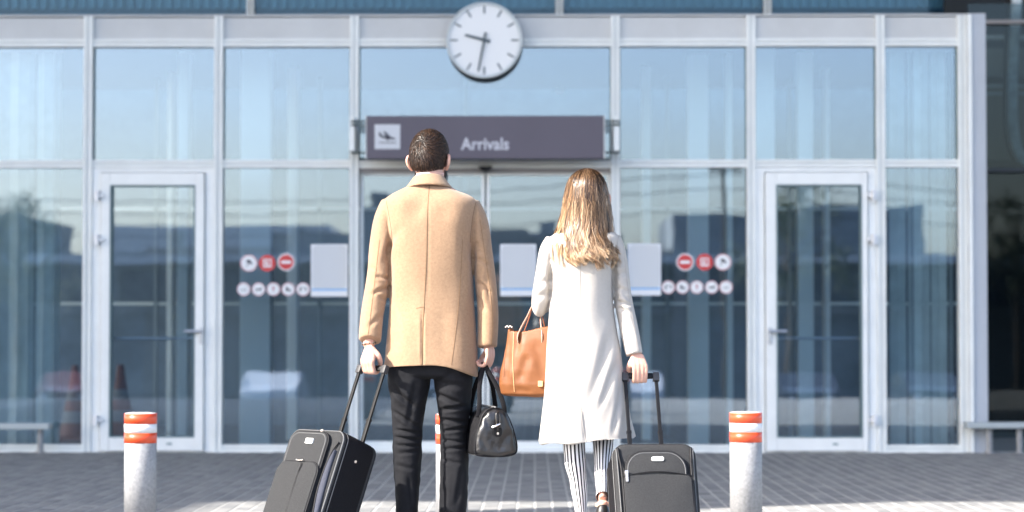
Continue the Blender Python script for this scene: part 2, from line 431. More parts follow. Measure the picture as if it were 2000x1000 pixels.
# roof and inside
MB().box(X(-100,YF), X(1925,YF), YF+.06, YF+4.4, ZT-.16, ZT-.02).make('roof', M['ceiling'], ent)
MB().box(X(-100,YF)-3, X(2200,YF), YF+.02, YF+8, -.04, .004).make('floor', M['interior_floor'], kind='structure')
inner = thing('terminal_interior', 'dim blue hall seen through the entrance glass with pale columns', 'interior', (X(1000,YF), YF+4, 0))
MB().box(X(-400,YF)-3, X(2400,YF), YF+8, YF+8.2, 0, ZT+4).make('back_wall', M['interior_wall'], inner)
def icol(pa, pb, Y, y_top=60, m='interior_white', dep=.25):
    MB().box(X(pa,Y), X(pb,Y), Y, Y+dep, 0.004, ZT-.17, bev=.01).make('column', M[m], inner)
icol(468, 528, YF+.9); icol(560, 580, YF+2.2); icol(1478, 1515, YF+.8); icol(1345, 1385, YF+1.2); icol(345, 366, YF+1.0); icol(325, 336, YF+2.6)
icol(1560, 1590, YF+1.1); icol(1612, 1622, YF+2.4);  icol(1255, 1272, YF+2.2); icol(1420, 1432, YF+1.2)
ml, nl, bl = nodes('daylight_glow'); bl.inputs['Base Color'].default_value = (.3,.6,.65,1); bl.inputs['Emission Color'].default_value = (.35,.75,.8,1); bl.inputs['Emission Strength'].default_value = .16; M['lit'] = ml
# inner door line: bars, rails, far panels
for (pa, pb, ya, yb, Y) in ((-100, 1900, 405, 411, YF+3.2), (-100, 1900, 590, 596, YF+3.2)):
    MB().box(X(pa,Y), X(pb,Y), Y, Y+.06, Z(yb,Y), Z(ya,Y)).make('rail', M['interior_white'], inner)
for px in (60, 300, 620, 905, 1300, 1540, 1780):
    Y = YF+3.2; MB().box(X(px,Y), X(px+7,Y), Y-.02, Y+.05, .004, ZT-.17).make('post', mat('post_grey', (.25,.30,.33), .6) if 'post_grey' not in bpy.data.materials else bpy.data.materials['post_grey'], inner)
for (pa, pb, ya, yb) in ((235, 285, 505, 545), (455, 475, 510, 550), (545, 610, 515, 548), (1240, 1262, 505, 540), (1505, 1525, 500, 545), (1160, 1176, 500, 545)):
    Y = YF+7.5; MB().box(X(pa,Y), X(pb,Y), Y, Y+.05, Z(yb,Y), Z(ya,Y)).make('daylight_glow', M['lit'], inner)  # glowing panels stand in for daylight through the hall's back windows
# vertical blinds: leftmost and rightmost bays (each slat a part)
def blinds(pa, pb, step, Y, label, tones):
    t = thing('vertical_blind', label, 'blind', (X((pa+pb)/2, Y), Y, 0), 'vertical blinds behind the entrance glass')
    MB().box(X(pa,Y), X(pb,Y), Y-.03, Y+.05, ZT-.25, ZT-.2).make('head_rail', M['white_frame'], t)
    p = pa; i = 0
    while p < pb-step*.5:
        x = X(p+step/2, Y); w_ = X(p+step,Y)-X(p,Y); ang = random.uniform(R(15), R(60)) * (1 if i % 3 else -.4)
        w2 = w_*random.uniform(.95, 1.25)/2
        M4 = Matrix.Translation((x, Y, 0)) @ Matrix.Rotation(ang, 4, 'Z')
        MB().box(-w2, w2, -.002, .002, .03, ZT-.25, M4).make('slat', M['blind'], t)
        p += step; i += 1
blinds(-85, 118, 17, YF+.35, 'pale vertical blind behind the leftmost window bay', None)
blinds(1738, 1868, 16, YF+.35, 'pale vertical blind behind the rightmost window bay', None)

# ------------------------------------------------------------------ hinged side doors
def side_door(x0, x1, gx0, gx1, hx, hdir, hinge_x, label):
    d = MB(); fbox(d, x0, x0+16, 329, 884, -.05, .05); fbox(d, x1-16, x1, 329, 884, -.05, .05); fbox(d, x0+16, x1-16, 329, 336, -.05, .05)
    d.box(X(x0+16,YF), X(x1-16,YF), YF-.04, YF+.05, Z(884,YF), Z(881,YF))
    fr = d.make('door', M['door_frame'], ent, label=label)
    fr2 = MB(); a, b = x0+18, x1-18
    fbox(fr2, a, gx0, 338, 880, -.085, .03, .006); fbox(fr2, gx1, b, 338, 880, -.085, .03, .006)
    fbox(fr2, gx0+.2, gx1-.2, 338, 362, -.084, .03, .004); fbox(fr2, gx0+.2, gx1-.2, 854, 880, -.084, .03, .004)
    fr2.make('leaf', M['door_frame'], fr)
    g = MB(); 
    fbox(g, gx0, gx0+2.5, 362, 854, -.088, .02); fbox(g, gx1-2.5, gx1, 362, 854, -.088, .02); fbox(g, gx0+2.5, gx1-2.5, 362, 364.5, -.088, .02); fbox(g, gx0+2.5, gx1-2.5, 851.5, 854, -.088, .02)
    g.make('gasket', M['gasket'], fr)
    fbox(MB(), gx0+2.5, gx1-2.5, 364.5, 851.5, -.02, -.008).make('pane', M['glass'], fr)
    p = MB(); p.cyl((X(gx0,YF), YF+.1, Z(661,YF)), (X(gx1,YF), YF+.1, Z(661,YF)), .012, n=10); p.make('push_bar', M['steel'], fr)
    h = MB(); fbox(h, hx-3.5, hx+3.5, 640, 672, -.10, -.085, .003)
    yy = YF-.14; h.cyl((X(hx,YF), YF-.1, Z(647,YF)), (X(hx,YF), yy, Z(647,YF)), .011, n=12)
    h.cyl((X(hx-hdir*2,YF), yy, Z(647,YF)), (X(hx+hdir*32,YF), yy, Z(647,YF)), .012, n=12)
    h.make('handle', M['steel'], fr, smooth=False)
    for hy in (383, 469, 820):
        q = MB(); fbox(q, hinge_x-5, hinge_x+5, hy-9, hy+9, -.125, -.05, .006); q.cyl((X(hinge_x+2*hdir*-1,YF), YF-.125, Z(hy+12,YF)), (X(hinge_x+2*hdir*-1,YF), YF-.125, Z(hy-12,YF)), .012, n=12)
        fbox(q, hinge_x+min(0, -hdir*-14 if False else 0)-0, hinge_x+14, hy-2.5, hy+2.5, -.12, -.084) if hdir < 0 else fbox(q, hinge_x-14, hinge_x, hy-2.5, hy+2.5, -.12, -.084)
        q.make('hinge', M['white'], fr)
    s = MB(); fbox(s, (x0+x1)/2+30, (x0+x1)/2+40, 864.5, 868, -.09, -.083); s.make('door_stop', M['gasket'], fr)
side_door(181, 418, 217, 383, 396, -1, 192, 'hinged white framed glass door in the left part of the facade')
side_door(1476, 1711, 1515, 1682, 1502, 1, 1705, 'hinged white framed glass door in the right part of the facade')

# ------------------------------------------------------------------ sliding doors in the centre
sd = MB(); fbox(sd, 701, 1193, 329, 337, -.03, .06); sd.make('sliding_door_header', mat('header_dark', (.28,.26,.26), .5), ent)
for (a, b, ed) in ((703, 946, 'r'), (950, 1192, 'l')):
    m2 = MB()
    for (xa, xb) in ((a, a+6), (b-6, b)): fbox(m2, xa, xb, 337, 882, .02, .07)
    fbox(m2, a+6.1, b-6.1, 337, 343, .02, .07); fbox(m2, a+6.1, b-6.1, 862, 882, .02, .07)
    o = m2.make('sliding_door', M['white_frame'], ent)
    fbox(MB(), a+6, b-6, 343, 862, .04, .052).make('pane', M['glass'], o)
sn = MB(); sn.prism([(X(934,YF), Z(327,YF)), (X(962,YF), Z(327,YF)), (X(953,YF), Z(336,YF)), (X(943,YF), Z(336,YF))], YF-.14, YF-.03)
sn.make('motion_sensor', M['black'], ent)
MB().box(X(700,YF), X(1194,YF), YF-.08, YF+.06, -.004, .02).make('threshold', M['white_frame'], ent)

# ------------------------------------------------------------------ main hall behind and above
YH = YF+4.5; HC0 = 12.98
hall = thing('terminal_hall', 'dark glazed terminal wall rising behind the entrance pavilion', 'building', (0, YH, 0))
xh = [X(p, YH) for p in (-700, -120, 488, 1093, 1500, 1905, 2320, 2900)]
for i, (a, b) in enumerate(zip(xh[:-1], xh[1:])):
    z0 = ZT if b < X(1925,YH) + .3 else 0.0
    MB().box(a+.05, b-.05, YH, YH+.012, ZT-.05, HC0).make('window_pane', M['glass_dark'], hall)
for x in xh: MB().box(x-.035, x-.008, YH-.09, YH+.03, ZT-.2, HC0).box(x+.008, x+.035, YH-.09, YH+.03, ZT-.2, HC0).make('mullion', M['white_frame'], hall)
# louvre blind behind the glass : folded ribs, seen as fine vertical ribs
lv = MB(); x = xh[0]; dz0, dz1 = Z(23, YH+.4), Z(-40, YH+.4)
while x < xh[-1]:
    lv.box(x, x+.05, YH+.10, YH+.17, dz0, dz1); x += .10
lv.box(xh[0], xh[-1], YH+.17, YH+.19, dz0, dz1); lv.make('louvre', mat('louvre', (.40,.50,.56), .6), hall, kind='stuff')
MB().box(xh[0], xh[-1], YH+.1, YH+.2, Z(31,YH), Z(25,YH)).make('beam', mat('beam', (.2,.28,.33), .6), hall)
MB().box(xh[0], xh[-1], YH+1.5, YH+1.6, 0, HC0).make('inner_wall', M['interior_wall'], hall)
# right recess
YR = YF+2.7; xr0, xr1 = X(1926, YR)-.15, X(2600, YR)
dglass = glass_mat('glass_recess', (.55, .62, .64), -.01, (.85,.92,.95))
for (ya, yb) in ((8, 42), (52, 328), (340, 884)):
    MB().box(xr0, X(2120,YR), YR, YR+.012, max(0, Z(yb,YR)), Z(ya,YR)).make('recess_pane', dglass, hall)
    MB().box(X(2130,YR), xr1, YR, YR+.012, max(0, Z(yb,YR)), Z(ya,YR)).make('recess_pane', dglass, hall)
MB().box(xr0, xr1, YR-.08, YR+.03, Z(49,YR), Z(42,YR)).make('rail', mat('rail_grey', (.28,.26,.26), .5), hall)
MB().box(xr0, xr1, YR-.08, YR+.03, Z(338,YR), Z(329,YR)).make('rail', M['dark_metal'], hall)
MB().box(X(2120,YR), X(2130,YR), YR-.08, YR+.03, 0, Z(8,YR)).make('mullion', M['dark_metal'], hall)
# things behind the recess glass
cl = MB(); y = Z(318,YR+.8)
for k in range(26):
    zz = Z(175,YR+.8) - k*.028
    cl.box(xr0, xr1, YR+.75, YR+.82, zz, zz+.018)
cl.make('tile_reflection_ribs', mat('tile_reflection_ribs', (.28,.25,.20), .8), hall, kind='stuff')  # solid ribs standing in for a tiled roof reflected in the glass
for (ya, yb, c) in ((70, 78, .4), (95, 150, .16), (166, 171, .45), (180, 186, .4)):
    MB().box(xr0, xr1, YR+.7, YR+.78, Z(yb,YR+.7), Z(ya,YR+.7)).make('ledge', mat('ledge%d' % ya, (c*.9, c, c), .6), hall)
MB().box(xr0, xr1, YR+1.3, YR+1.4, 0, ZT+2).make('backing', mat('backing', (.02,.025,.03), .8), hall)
cd = MB(); pts = [(1990,-60),(1983,30),(1978,130),(1977,210),(1980,262),(1990,300),(2010,322),(2045,338)]
Yd = YR+.35
P = [at(a, b, Yd) for a, b in pts]; ribbon_mb(cd, [tuple(p) for p in P], .10, .10, 6, UX)
refl_strip = cd.make('curved_reflection', mat('refl_strip', (.62,.68,.70), .5, var=.25, vscale=14), hall, smooth=True)  # solid strip standing in for a curved reflection in the glass
ce = MB(); tube_mb(ce, [(p.x-.085, p.y-.05, p.z-.02) for p in P], .022, 6, 8); ce.make('reflection_edge', M['black'], refl_strip, smooth=True)

# canopy over the forecourt edge (out of frame: it shades the facade and the paving before it)
HC = 13.0; cot = 1/math.tan(SUN_E); sx, sy = HC*cot*math.sin(SUN_PHI), HC*cot*math.cos(SUN_PHI)
ye = 14.22 - sy; xe = -2.36 - sx  # edges set by their shadow; left extension added to shade the left paving
cp = thing('forecourt_canopy', 'broad flat canopy high above the entrance forecourt', 'canopy', (0, 18, 0))
c_ = MB(); pts = [(xe-30, -8)]
for k in range(7):
    a = R(90*k/6); pts.append((xe - .15 + 0*k, -8)) if k == 0 else None
pts += [(xe-.2, ye-1.2), (xe-.12, ye-.45), (xe+.05, ye-.12), (xe+.4, ye), (45, ye), (45, 30), (xe-30, 30)]
A = [c_.b.verts.new((p[0], p[1], HC)) for p in pts]; B = [c_.b.verts.new((p[0], p[1], HC+.5)) for p in pts]
c_.b.faces.new(A); c_.b.faces.new(B[::-1])
for i in range(len(A)): c_.b.faces.new((A[i], B[i], B[(i+1)%len(A)], A[(i+1)%len(A)]))
c_.make('roof_slab', M['canopy'], cp)
for x in (-24, -9.5, 10.5, 24): MB().cyl((x, ye+2.5, 0), (x, ye+2.5, HC), .25, n=24).make('pillar', M['canopy'], cp, smooth=False)

# ------------------------------------------------------------------ low rails beside the facade
def low_rail(pa, pb, posts, ytop, Y, label, back=None):
    t = thing('low_rail', label, 'rail', (X((pa+pb)/2, Y), Y, 0), 'low metal rails along the facade')
    s = MB(); zt = Z(ytop, Y); s.box(X(pa,Y), X(pb,Y), Y-.09, Y+.09, zt-.05, zt, bev=.006); s.make('top_bar', mat('rail_top', (.42,.46,.47), .4, metal=.2) if 'rail_top' not in bpy.data.materials else bpy.data.materials['rail_top'], t)
    for p in posts: 
        q = MB(); q.cyl((X(p,Y), Y, .012), (X(p,Y), Y, zt-.05), .026, n=16); q.cyl((X(p,Y), Y, .0), (X(p,Y), Y, .014), .045, n=16); q.make('post', M['galv'], t)
low_rail(-150, 101, (-70, 80), 827, YF-.25, 'low grey metal rail on posts at the left end of the facade')
low_rail(1884, 2150, (1931, 1990, 2080), 824, YF-.2, 'low grey metal rail on posts at the right corner pier')

# ------------------------------------------------------------------ clock
YC = YF-.17; cc = at(946, 79, YC); rc = 75/FPX*YC
ck = thing('station_clock', 'large round white station clock above the arrivals sign showing nine thirty-two', 'clock', cc)
rimr = lambda r, y: ring((cc.x, y, cc.z), UX, UZ, r, r, 2, 64)
MB().loft([rimr(rc*.96, YC+.05), rimr(rc, YC+.03), rimr(rc, YC-.02), rimr(rc*.985, YC-.035), rimr(rc*.93, YC-.035), rimr(rc*.925, YC-.01)]).make('clock_case', M['rim'], ck, smooth=False)
MB().loft([rimr(rc*.985, YC+.085), rimr(rc*.93, YC+.052)]).make('clock_back', M['rimdark'], ck)
MB().loft([rimr(rc*.925, YC-.012), rimr(rc*.925, YC-.016)]).make('dial', M['dial'], ck)
for k in range(12):
    a = R(30*k); M4 = Matrix.Translation((cc.x, 0, cc.z)) @ Matrix.Rotation(a, 4, 'Y')
    MB().box(-rc*.02, rc*.02, YC-.021, YC-.018, rc*.70, rc*.90, M4).make('hour_mark', M['tick'], ck)
mm = MB()
for k in range(60):
    if k % 5:
        mm.box(-rc*.006, rc*.006, YC-.020, YC-.018, rc*.86, rc*.90, Matrix.Translation((cc.x, 0, cc.z)) @ Matrix.Rotation(R(6*k), 4, 'Y'))
mm.make('minute_marks', M['rim'], ck)
def hand(name, ang, l, t, w0, w1, y):
    M4 = Matrix.Translation((cc.x, 0, cc.z)) @ Matrix.Rotation(R(ang), 4, 'Y')
    m_ = MB(); m_.prism([(-w0, -t), (w0, -t), (w1, l), (-w1, l)], y, y-.006); bmesh.ops.transform(m_.b, matrix=M4, verts=m_.b.verts); m_.make(name, M['tick'], ck)
hand('hour_hand', 285, rc*.52, rc*.16, rc*.042, rc*.03, YC-.024)
hand('minute_hand', 191, rc*.83, rc*.2, rc*.032, rc*.02, YC-.034)
MB().cyl((cc.x, YC-.016, cc.z), (cc.x, YC-.046, cc.z), rc*.05, n=20).make('hub', M['tick'], ck)
MB().cyl((cc.x, YC+.08, cc.z), (cc.x, YF-.02, cc.z), .08, n=20).make('wall_bracket', M['dark_metal'], ck)

# ------------------------------------------------------------------ arrivals sign
YS = YF-.38
sg = thing('arrivals_sign', 'long dusky purple Arrivals sign board over the sliding doors', 'sign', at(947, 268, YS))
def sbox(mb, xa, xb, ya, yb, y0, y1, bev=0): mb.box(X(xa,YS), X(xb,YS), YS+y0, YS+y1, Z(yb,YS), Z(ya,YS), bev=bev); return mb
sbox(MB(), 715, 1180, 226, 310, 0, .12, .006).make('sign_board', M['sign'], sg)
sbox(MB(), 713, 715.2, 226, 310.5, -.003, .125).make('end_trim', M['panel_grey'], sg)
sbox(MB(), 1179.8, 1182, 226, 310.5, -.003, .125).make('end_trim', M['panel_grey'], sg)
pic = sbox(MB(), 731, 781, 243, 291, -.004, -.0005).make('pictogram', M['sign_white'], sg)
def q(cx, cy): return (X(731 + (cx-160)/155*50, YS), Z(243 + (cy-37)/155*48, YS))
pl = MB()
for poly in ([(186,100),(194,97),(214,110),(268,118),(284,124),(286,131),(270,131),(215,124),(192,114)],
             [(228,113),(214,82),(222,80),(262,119)], [(188,102),(186,85),(192,85),(206,106)], [(226,124),(252,128),(240,138),(234,137)]):
    pl.prism([q(*p) for p in poly], YS-.009, YS-.0045)
pl.prism([q(186,149), q(290,149), q(290,154), q(186,154)], YS-.008, YS-.0045)
pl.make('landing_plane', M['sign_dark'], pic)
fc = bpy.data.curves.new('t', 'FONT'); fc.body = 'Arrivals'; fc.extrude = .02; fc.offset = .022; fc.size = 1; fc.space_character = 1.02
to = bpy.data.objects.new('t', fc); COL.objects.link(to); dg = bpy.context.evaluated_depsgraph_get(); dg.update()
tm = bpy.data.meshes.new_from_object(to.evaluated_get(dg)); bpy.data.objects.remove(to)
co, _n = vn(tm); mn, mxx = co.min(0), co.max(0)
xa, xb, za, zb = X(900,YS), X(994,YS), Z(293,YS), Z(269,YS)
co2 = np.stack([xa + (co[:,0]-mn[0])/(mxx[0]-mn[0])*(xb-xa), YS-.003 - (co[:,2]-mn[2])*.1, za + (co[:,1]-mn[1])/(mxx[1]-mn[1])*(zb-za)], 1)
setco(tm, co2); tm.materials.clear(); link('lettering', tm, M['sign_text'], sg)
for xa, xb, cx in ((684, 715, 692), (1181, 1211, 1202)):
    for yy in (236, 243, 297):
        sbox(MB(), xa, xb, yy-2, yy+2, .04, .07).make('bracket', M['rimdark'], sg)
    MB().box(X(cx-5,YF), X(cx+5,YF), YF-.33, YF-.075, Z(300,YF), Z(233,YF)).make('mount', M['white_frame'], sg)

# ------------------------------------------------------------------ posters on the glass
def poster(a, b, ya, yb, label):
    t = thing('poster', label, 'poster', at((a+b)/2, (ya+yb)/2, YF), 'blank white posters on the entrance glass')
    fbox(MB(), a, b, ya, yb, -.004, -.001).make('sheet', M['paper_edge'], t)
    p = MB(); w_, h_ = (X(b,YF)-X(a,YF))*.47, (Z(ya,YF)-Z(yb,YF))
    c = Vector((X((a+b)/2,YF), 0, Z(ya+ (yb-ya)*.44, YF)))
    p.loft([ring((c.x, y, c.z), UX, UZ, w_, h_*.42, 9, 40) for y in (YF-.0042, YF-.0056)]); p.make('blank_field', M['paper'], t)
    fbox(MB(), a+1, b-1, yb-15, yb-11.5, -.0062, -.0042).make('blue_line', M['blue'], t)
poster(607, 679, 477, 579, 'blank white poster on the glass left of the man')
poster(977, 1047, 477, 578, 'blank white poster on the sliding door between the man and the woman')
poster(1226, 1291, 476, 577, 'blank white poster on the glass right of the woman')

# ------------------------------------------------------------------ round stickers
def sticker(px, py, r, kind, label):
    c = at(px, py, YF); rr = r/FPX*YF
    t = thing('door_sticker', label, 'sticker', c, 'round notice stickers on the entrance glass')
    rg = lambda f, y: ring((c.x, YF+y, c.z), UX, UZ, rr*f, rr*f, 2, 32)
    edge = {'camera': 'pink', 'noentry': 'white', 'guide': 'red'}.get(kind, 'pink'); fill = {'camera': 'white', 'noentry': 'red', 'guide': 'red'}.get(kind, 'white')
    MB().loft([rg(1, -.001), rg(1, -.003)]).make('rim', M[edge], t)
    MB().loft([rg(.86, -.0031), rg(.86, -.0045)]).make('disc', M[fill], t)
    s = MB(); y0, y1 = YF-.0046, YF-.006
    P_ = lambda pts: s.prism([(c.x + a*rr, c.z + b*rr) for a, b in pts], y1, y0)
    sm = 'sign_dark'
    if kind == 'camera': P_([(-.3,.32),(.05,.42),(.42,.0),(.38,-.14),(.05,-.02),(-.25,.12)]); P_([(-.1,-.02),(0,-.02),(-.22,-.42),(-.32,-.42)])
    elif kind == 'noentry': sm = 'white'; s.loft([ring((c.x, y, c.z), UX, UZ, rr*.58, rr*.17, 6, 24) for y in (y0, y1)])
    elif kind == 'guide':
        sm = 'white'; P_([(-.5,.5),(.5,.5),(.5,.36),(-.5,.36)]); P_([(-.5,-.36),(.5,-.36),(.5,-.5),(-.5,-.5)]); P_([(-.5,.36),(-.36,.36),(-.36,-.36),(-.5,-.36)]); P_([(.36,.36),(.5,.36),(.5,-.36),(.36,-.36)])
        P_([(-.2,.2),(.05,.28),(.1,.0),(.25,-.36),(.1,-.36),(-.05,-.05),(-.1,-.36),(-.24,-.36)])
    elif kind == 'smoking': P_([(-.5,-.02),(.45,-.12),(.45,-.2),(-.5,-.12)]); P_([(.3,.02),(.36,.02),(.3,.3),(.24,.3)])
    elif kind == 'dog': P_([(-.5,.1),(-.42,.2),(-.3,.05),(.2,.08),(.32,.28),(.5,.2),(.38,.02),(.34,-.3),(.24,-.3),(.2,-.1),(-.2,-.1),(-.26,-.32),(-.36,-.32),(-.34,-.02)])
    elif kind == 'ice': P_([(-.2,.25),(.2,.25),(.04,-.4),(-.04,-.4)]); s.loft([ring((c.x, y, c.z+rr*.3), UX, UZ, rr*.2, rr*.14, 2, 16) for y in (y0, y1)]); sm = 'pink'
    elif kind == 'skate': P_([(-.35,.35),(-.1,.35),(-.02,.05),(.42,-.05),(.42,-.2),(-.35,-.2)]); P_([(-.3,-.26),(-.12,-.26),(-.12,-.38),(-.3,-.38)]); P_([(.15,-.26),(.35,-.26),(.35,-.38),(.15,-.38)])
    elif kind == 'photo': P_([(-.5,.3),(-.3,.3),(-.25,-.1),(-.32,-.35),(-.5,-.3)]); P_([(.3,.3),(.5,.25),(.5,-.25),(.34,-.2)]); P_([(-.3,.3),(.3,.3),(.3,.22),(-.3,.22)])
    s.make('symbol', M[sm], t)
names = {'camera': 'white sticker with a dark security camera', 'guide': 'red sticker with a figure in a white square', 'noentry': 'red no entry sticker with a white bar',
         'smoking': 'small round no smoking sticker', 'dog': 'small round sticker with a dog', 'ice': 'small round sticker with a faint ice cream', 'skate': 'small round sticker with a roller skate', 'photo': 'small round sticker with a dark arch like symbol'}
for px, py, r, k in ((486,514,17,'camera'),(522,514,16.5,'guide'),(559,512,17,'noentry'),(476,565,13.3,'smoking'),(505,565,13.3,'dog'),(534,565,13.3,'ice'),(563,565,13.3,'skate'),(592,565,13.3,'photo')):
    sticker(px, py, r, k, names[k] + ' on the pane left of the man')
for px, py, r, k in ((1412,512,16.5,'camera'),(1376,512,16.5,'guide'),(1338,512,17,'noentry'),(1418,561,13,'smoking'),(1390,561,13,'dog'),(1361,561,13,'ice'),(1333,561,13,'skate'),(1305,561,13,'photo')):
    sticker(px, py, r, k, names[k] + ' on the pane right of the woman')

# ------------------------------------------------------------------ traffic cones behind the glass
def cone(px, Y, label):
    x = X(px, Y); t = thing('traffic_cone', label, 'traffic cone', (x, Y, 0), 'traffic cones inside the left entrance')
    MB().box(x-.19, x+.19, Y-.19, Y+.19, .004, .04, bev=.01).make('base', M['cone_orange_dim'], t)
    n = [(.15,.04),(.125,.16),(.105,.27),(.085,.37),(.065,.47),(.045,.58),(.03,.70)]
    for i, (a, b) in enumerate(zip(n[:-1], n[1:])):
        MB().cyl((x,Y,a[1]), (x,Y,b[1]), a[0], b[0], 24, i == 5).make('band', M['cone_white_dim'] if i in (1, 3) else M['cone_orange_dim'], t, smooth=False)
cone(147, YF+2.3, 'orange and white traffic cone behind the glass, left of the left door')
cone(236, YF+2.6, 'orange and white traffic cone seen through the left door')

# ------------------------------------------------------------------ bollards
def bollard(px, Y, top_y, label):
    x = X(px, Y); r = 31.3/FPX*Y; zt = Z(top_y, Y); s = FPX/Y
    t = thing('bollard', label, 'bollard', (x, Y, 0), 'steel bollards with orange bands')
    def cyr(z, rr): return ring((x, Y, z), UX, UY, rr, rr, 2, 48)
    MB().loft([cyr(0, r), cyr(zt-.01, r)]).make('post', M['galv'], t, smooth=False)
    c = MB(); c.loft([cyr(zt-.012, r*1.0), cyr(zt-.005, r*.99), cyr(zt-.001, r*.95), cyr(zt+.002, r*.6), cyr(zt+.003, r*.1)]); c.make('cap', M['white_band'], t)
    zz = zt-.003
    for h, m_ in ((20, 'orange'), (17, 'white_band'), (19.5, 'orange')):
        hh = h/s; b = MB(); b.loft([cyr(zz-hh, r*1.004), cyr(zz-hh, r*1.016), cyr(zz, r*1.016), cyr(zz, r*1.004)], cap=False, closed=True); b.make('band', M[m_], t); zz -= hh + .0008
    for o in t.children:
        for p in o.data.polygons: p.use_smooth = abs(p.normal.z) < .5
    MB().cyl((x,Y,0),(x,Y,.008), r*1.5, n=32).make('base_plate', M['galv'], t)
YB = 12.1
bollard(275.5, YB, 806.5, 'steel bollard with orange bands at the left, in front of the white door')
bollard(883, YB, 808, 'steel bollard with orange bands half hidden behind the man\'s right leg')
bollard(1456, YB, 804.5, 'steel bollard with orange bands at the right, beside the grey suitcase')

# ------------------------------------------------------------------ across the street (seen mirrored in the glazing)
far = thing('street_building', 'long low dark building across the street with a pale band', 'building', (0, -60, -1.6))
xa = -60
while xa < 60:
    xb = xa + random.uniform(1.8, 5.5); zt_ = random.choice((4.5, 5.0, 5.3, 5.9, 6.3)) + random.uniform(-.2, .2)
    MB().box(xa, xb, -72, -60 - random.uniform(0, .5), -1.6, zt_).make('wall', M[random.choice(('far_wall', 'far_wall', 'far_wall2', 'concrete'))], far)
    if random.random() < .5: MB().box(xa+.5, xa+1.1, -64, -63, zt_, zt_+random.uniform(.3, .9)).make('chimney', M['far_wall'], far)
    xa = xb + .01
for (xa, xb, zt_) in ((-26,-12,7.4),(-4,3,7.0),(9,22,7.8)): MB().box(xa, xb, -110, -100, -1.6, zt_).make('rear_block', M['far_band'], far)
MB().box(-60, 60, -60.6, -59.6, 4.0, 4.35).make('fascia', M['far_band'], far)
MB().box(-60, 60, -59.9, -59.6, 1.9, 2.1).make('ledge', M['concrete'], far)
for x in range(-30, 31, 4):
    MB().box(x-.25, x+.25, -59.95, -59.5, -1.6, 3.95).make('pillar', M['concrete'], far)
    f = MB().box(x+.6, x+3.4, -59.99, -59.93, 2.3, 3.8).make('window', M['dark_metal'], far); MB().box(x+.75, x+3.25, -59.93, -59.9, 2.4, 3.7).make('pane', M['case_blue'], f)
G = -1.6
def car(x, Y, col, label, rot=0):
    t = thing('parked_car', label, 'car', (x, Y, G), 'cars parked across the street')
    s = [(-2.2,.35),(-2.25,.75),(-1.9,.95),(-1.2,1.0),(-.6,1.42),(.7,1.45),(1.5,1.02),(2.15,.9),(2.2,.35)]
    b = MB(); b.prism([(x+a, G+z) for a, z in s], Y-.85, Y+.85)
    bmesh.ops.bevel(b.b, geom=list(b.b.edges), offset=.07, segments=2, affect='EDGES')
    bo = b.make('body', M[col], t)
    MB().prism([(x+a, G+z) for a, z in ((-1.05,1.03),(-.55,1.36),(.62,1.38),(1.3,1.03))], Y+.80, Y+.87).make('side_window', M['dark_metal'], t)
    for dx in (-1.4, 1.35):
        for sgn in (-1, 1):
            wv = MB(); wv.cyl((x+dx, Y+sgn*.70, G+.32), (x+dx, Y+sgn*.88, G+.32), .32, n=24); wo = wv.make('wheel', M['black'], t)
            MB().cyl((x+dx, Y+sgn*.86, G+.32), (x+dx, Y+sgn*.90, G+.32), .2, n=16).make('rim', M['steel'], wo)
    MB().prism([(x+a, G+z) for a, z in ((1.38,1.06),(.72,1.42),(.70,1.40),(1.34,1.04))], Y-.7, Y+.7).make('windscreen', M['dark_metal'], t)
    t.rotation_euler.z = R(90)
    for sgn in (-.6, .6): MB().cyl((x+2.1, Y+sgn, G+.68), (x+2.24, Y+sgn, G+.68), .12, n=16).make('headlight', M['lamp'], t)
for x, Y, c, l in ((-8.0, -34, 'car_white', 'white parked car across the street, reflected in the glass left of the man'), (8.2, -33, 'car_dark', 'dark parked car across the street, reflected in the right door'),
    (-14.4, -35, 'car_red', 'dark red parked car across the street, furthest left'), (3.1, -35, 'car_white', 'white parked car across the street, reflected right of the woman'),
    (12.1, -34, 'car_dark', 'dark parked car across the street, furthest right'), (-3.6, -36, 'car_dark', 'dark parked car across the street, reflected behind the man')): car(x, Y, c, l)
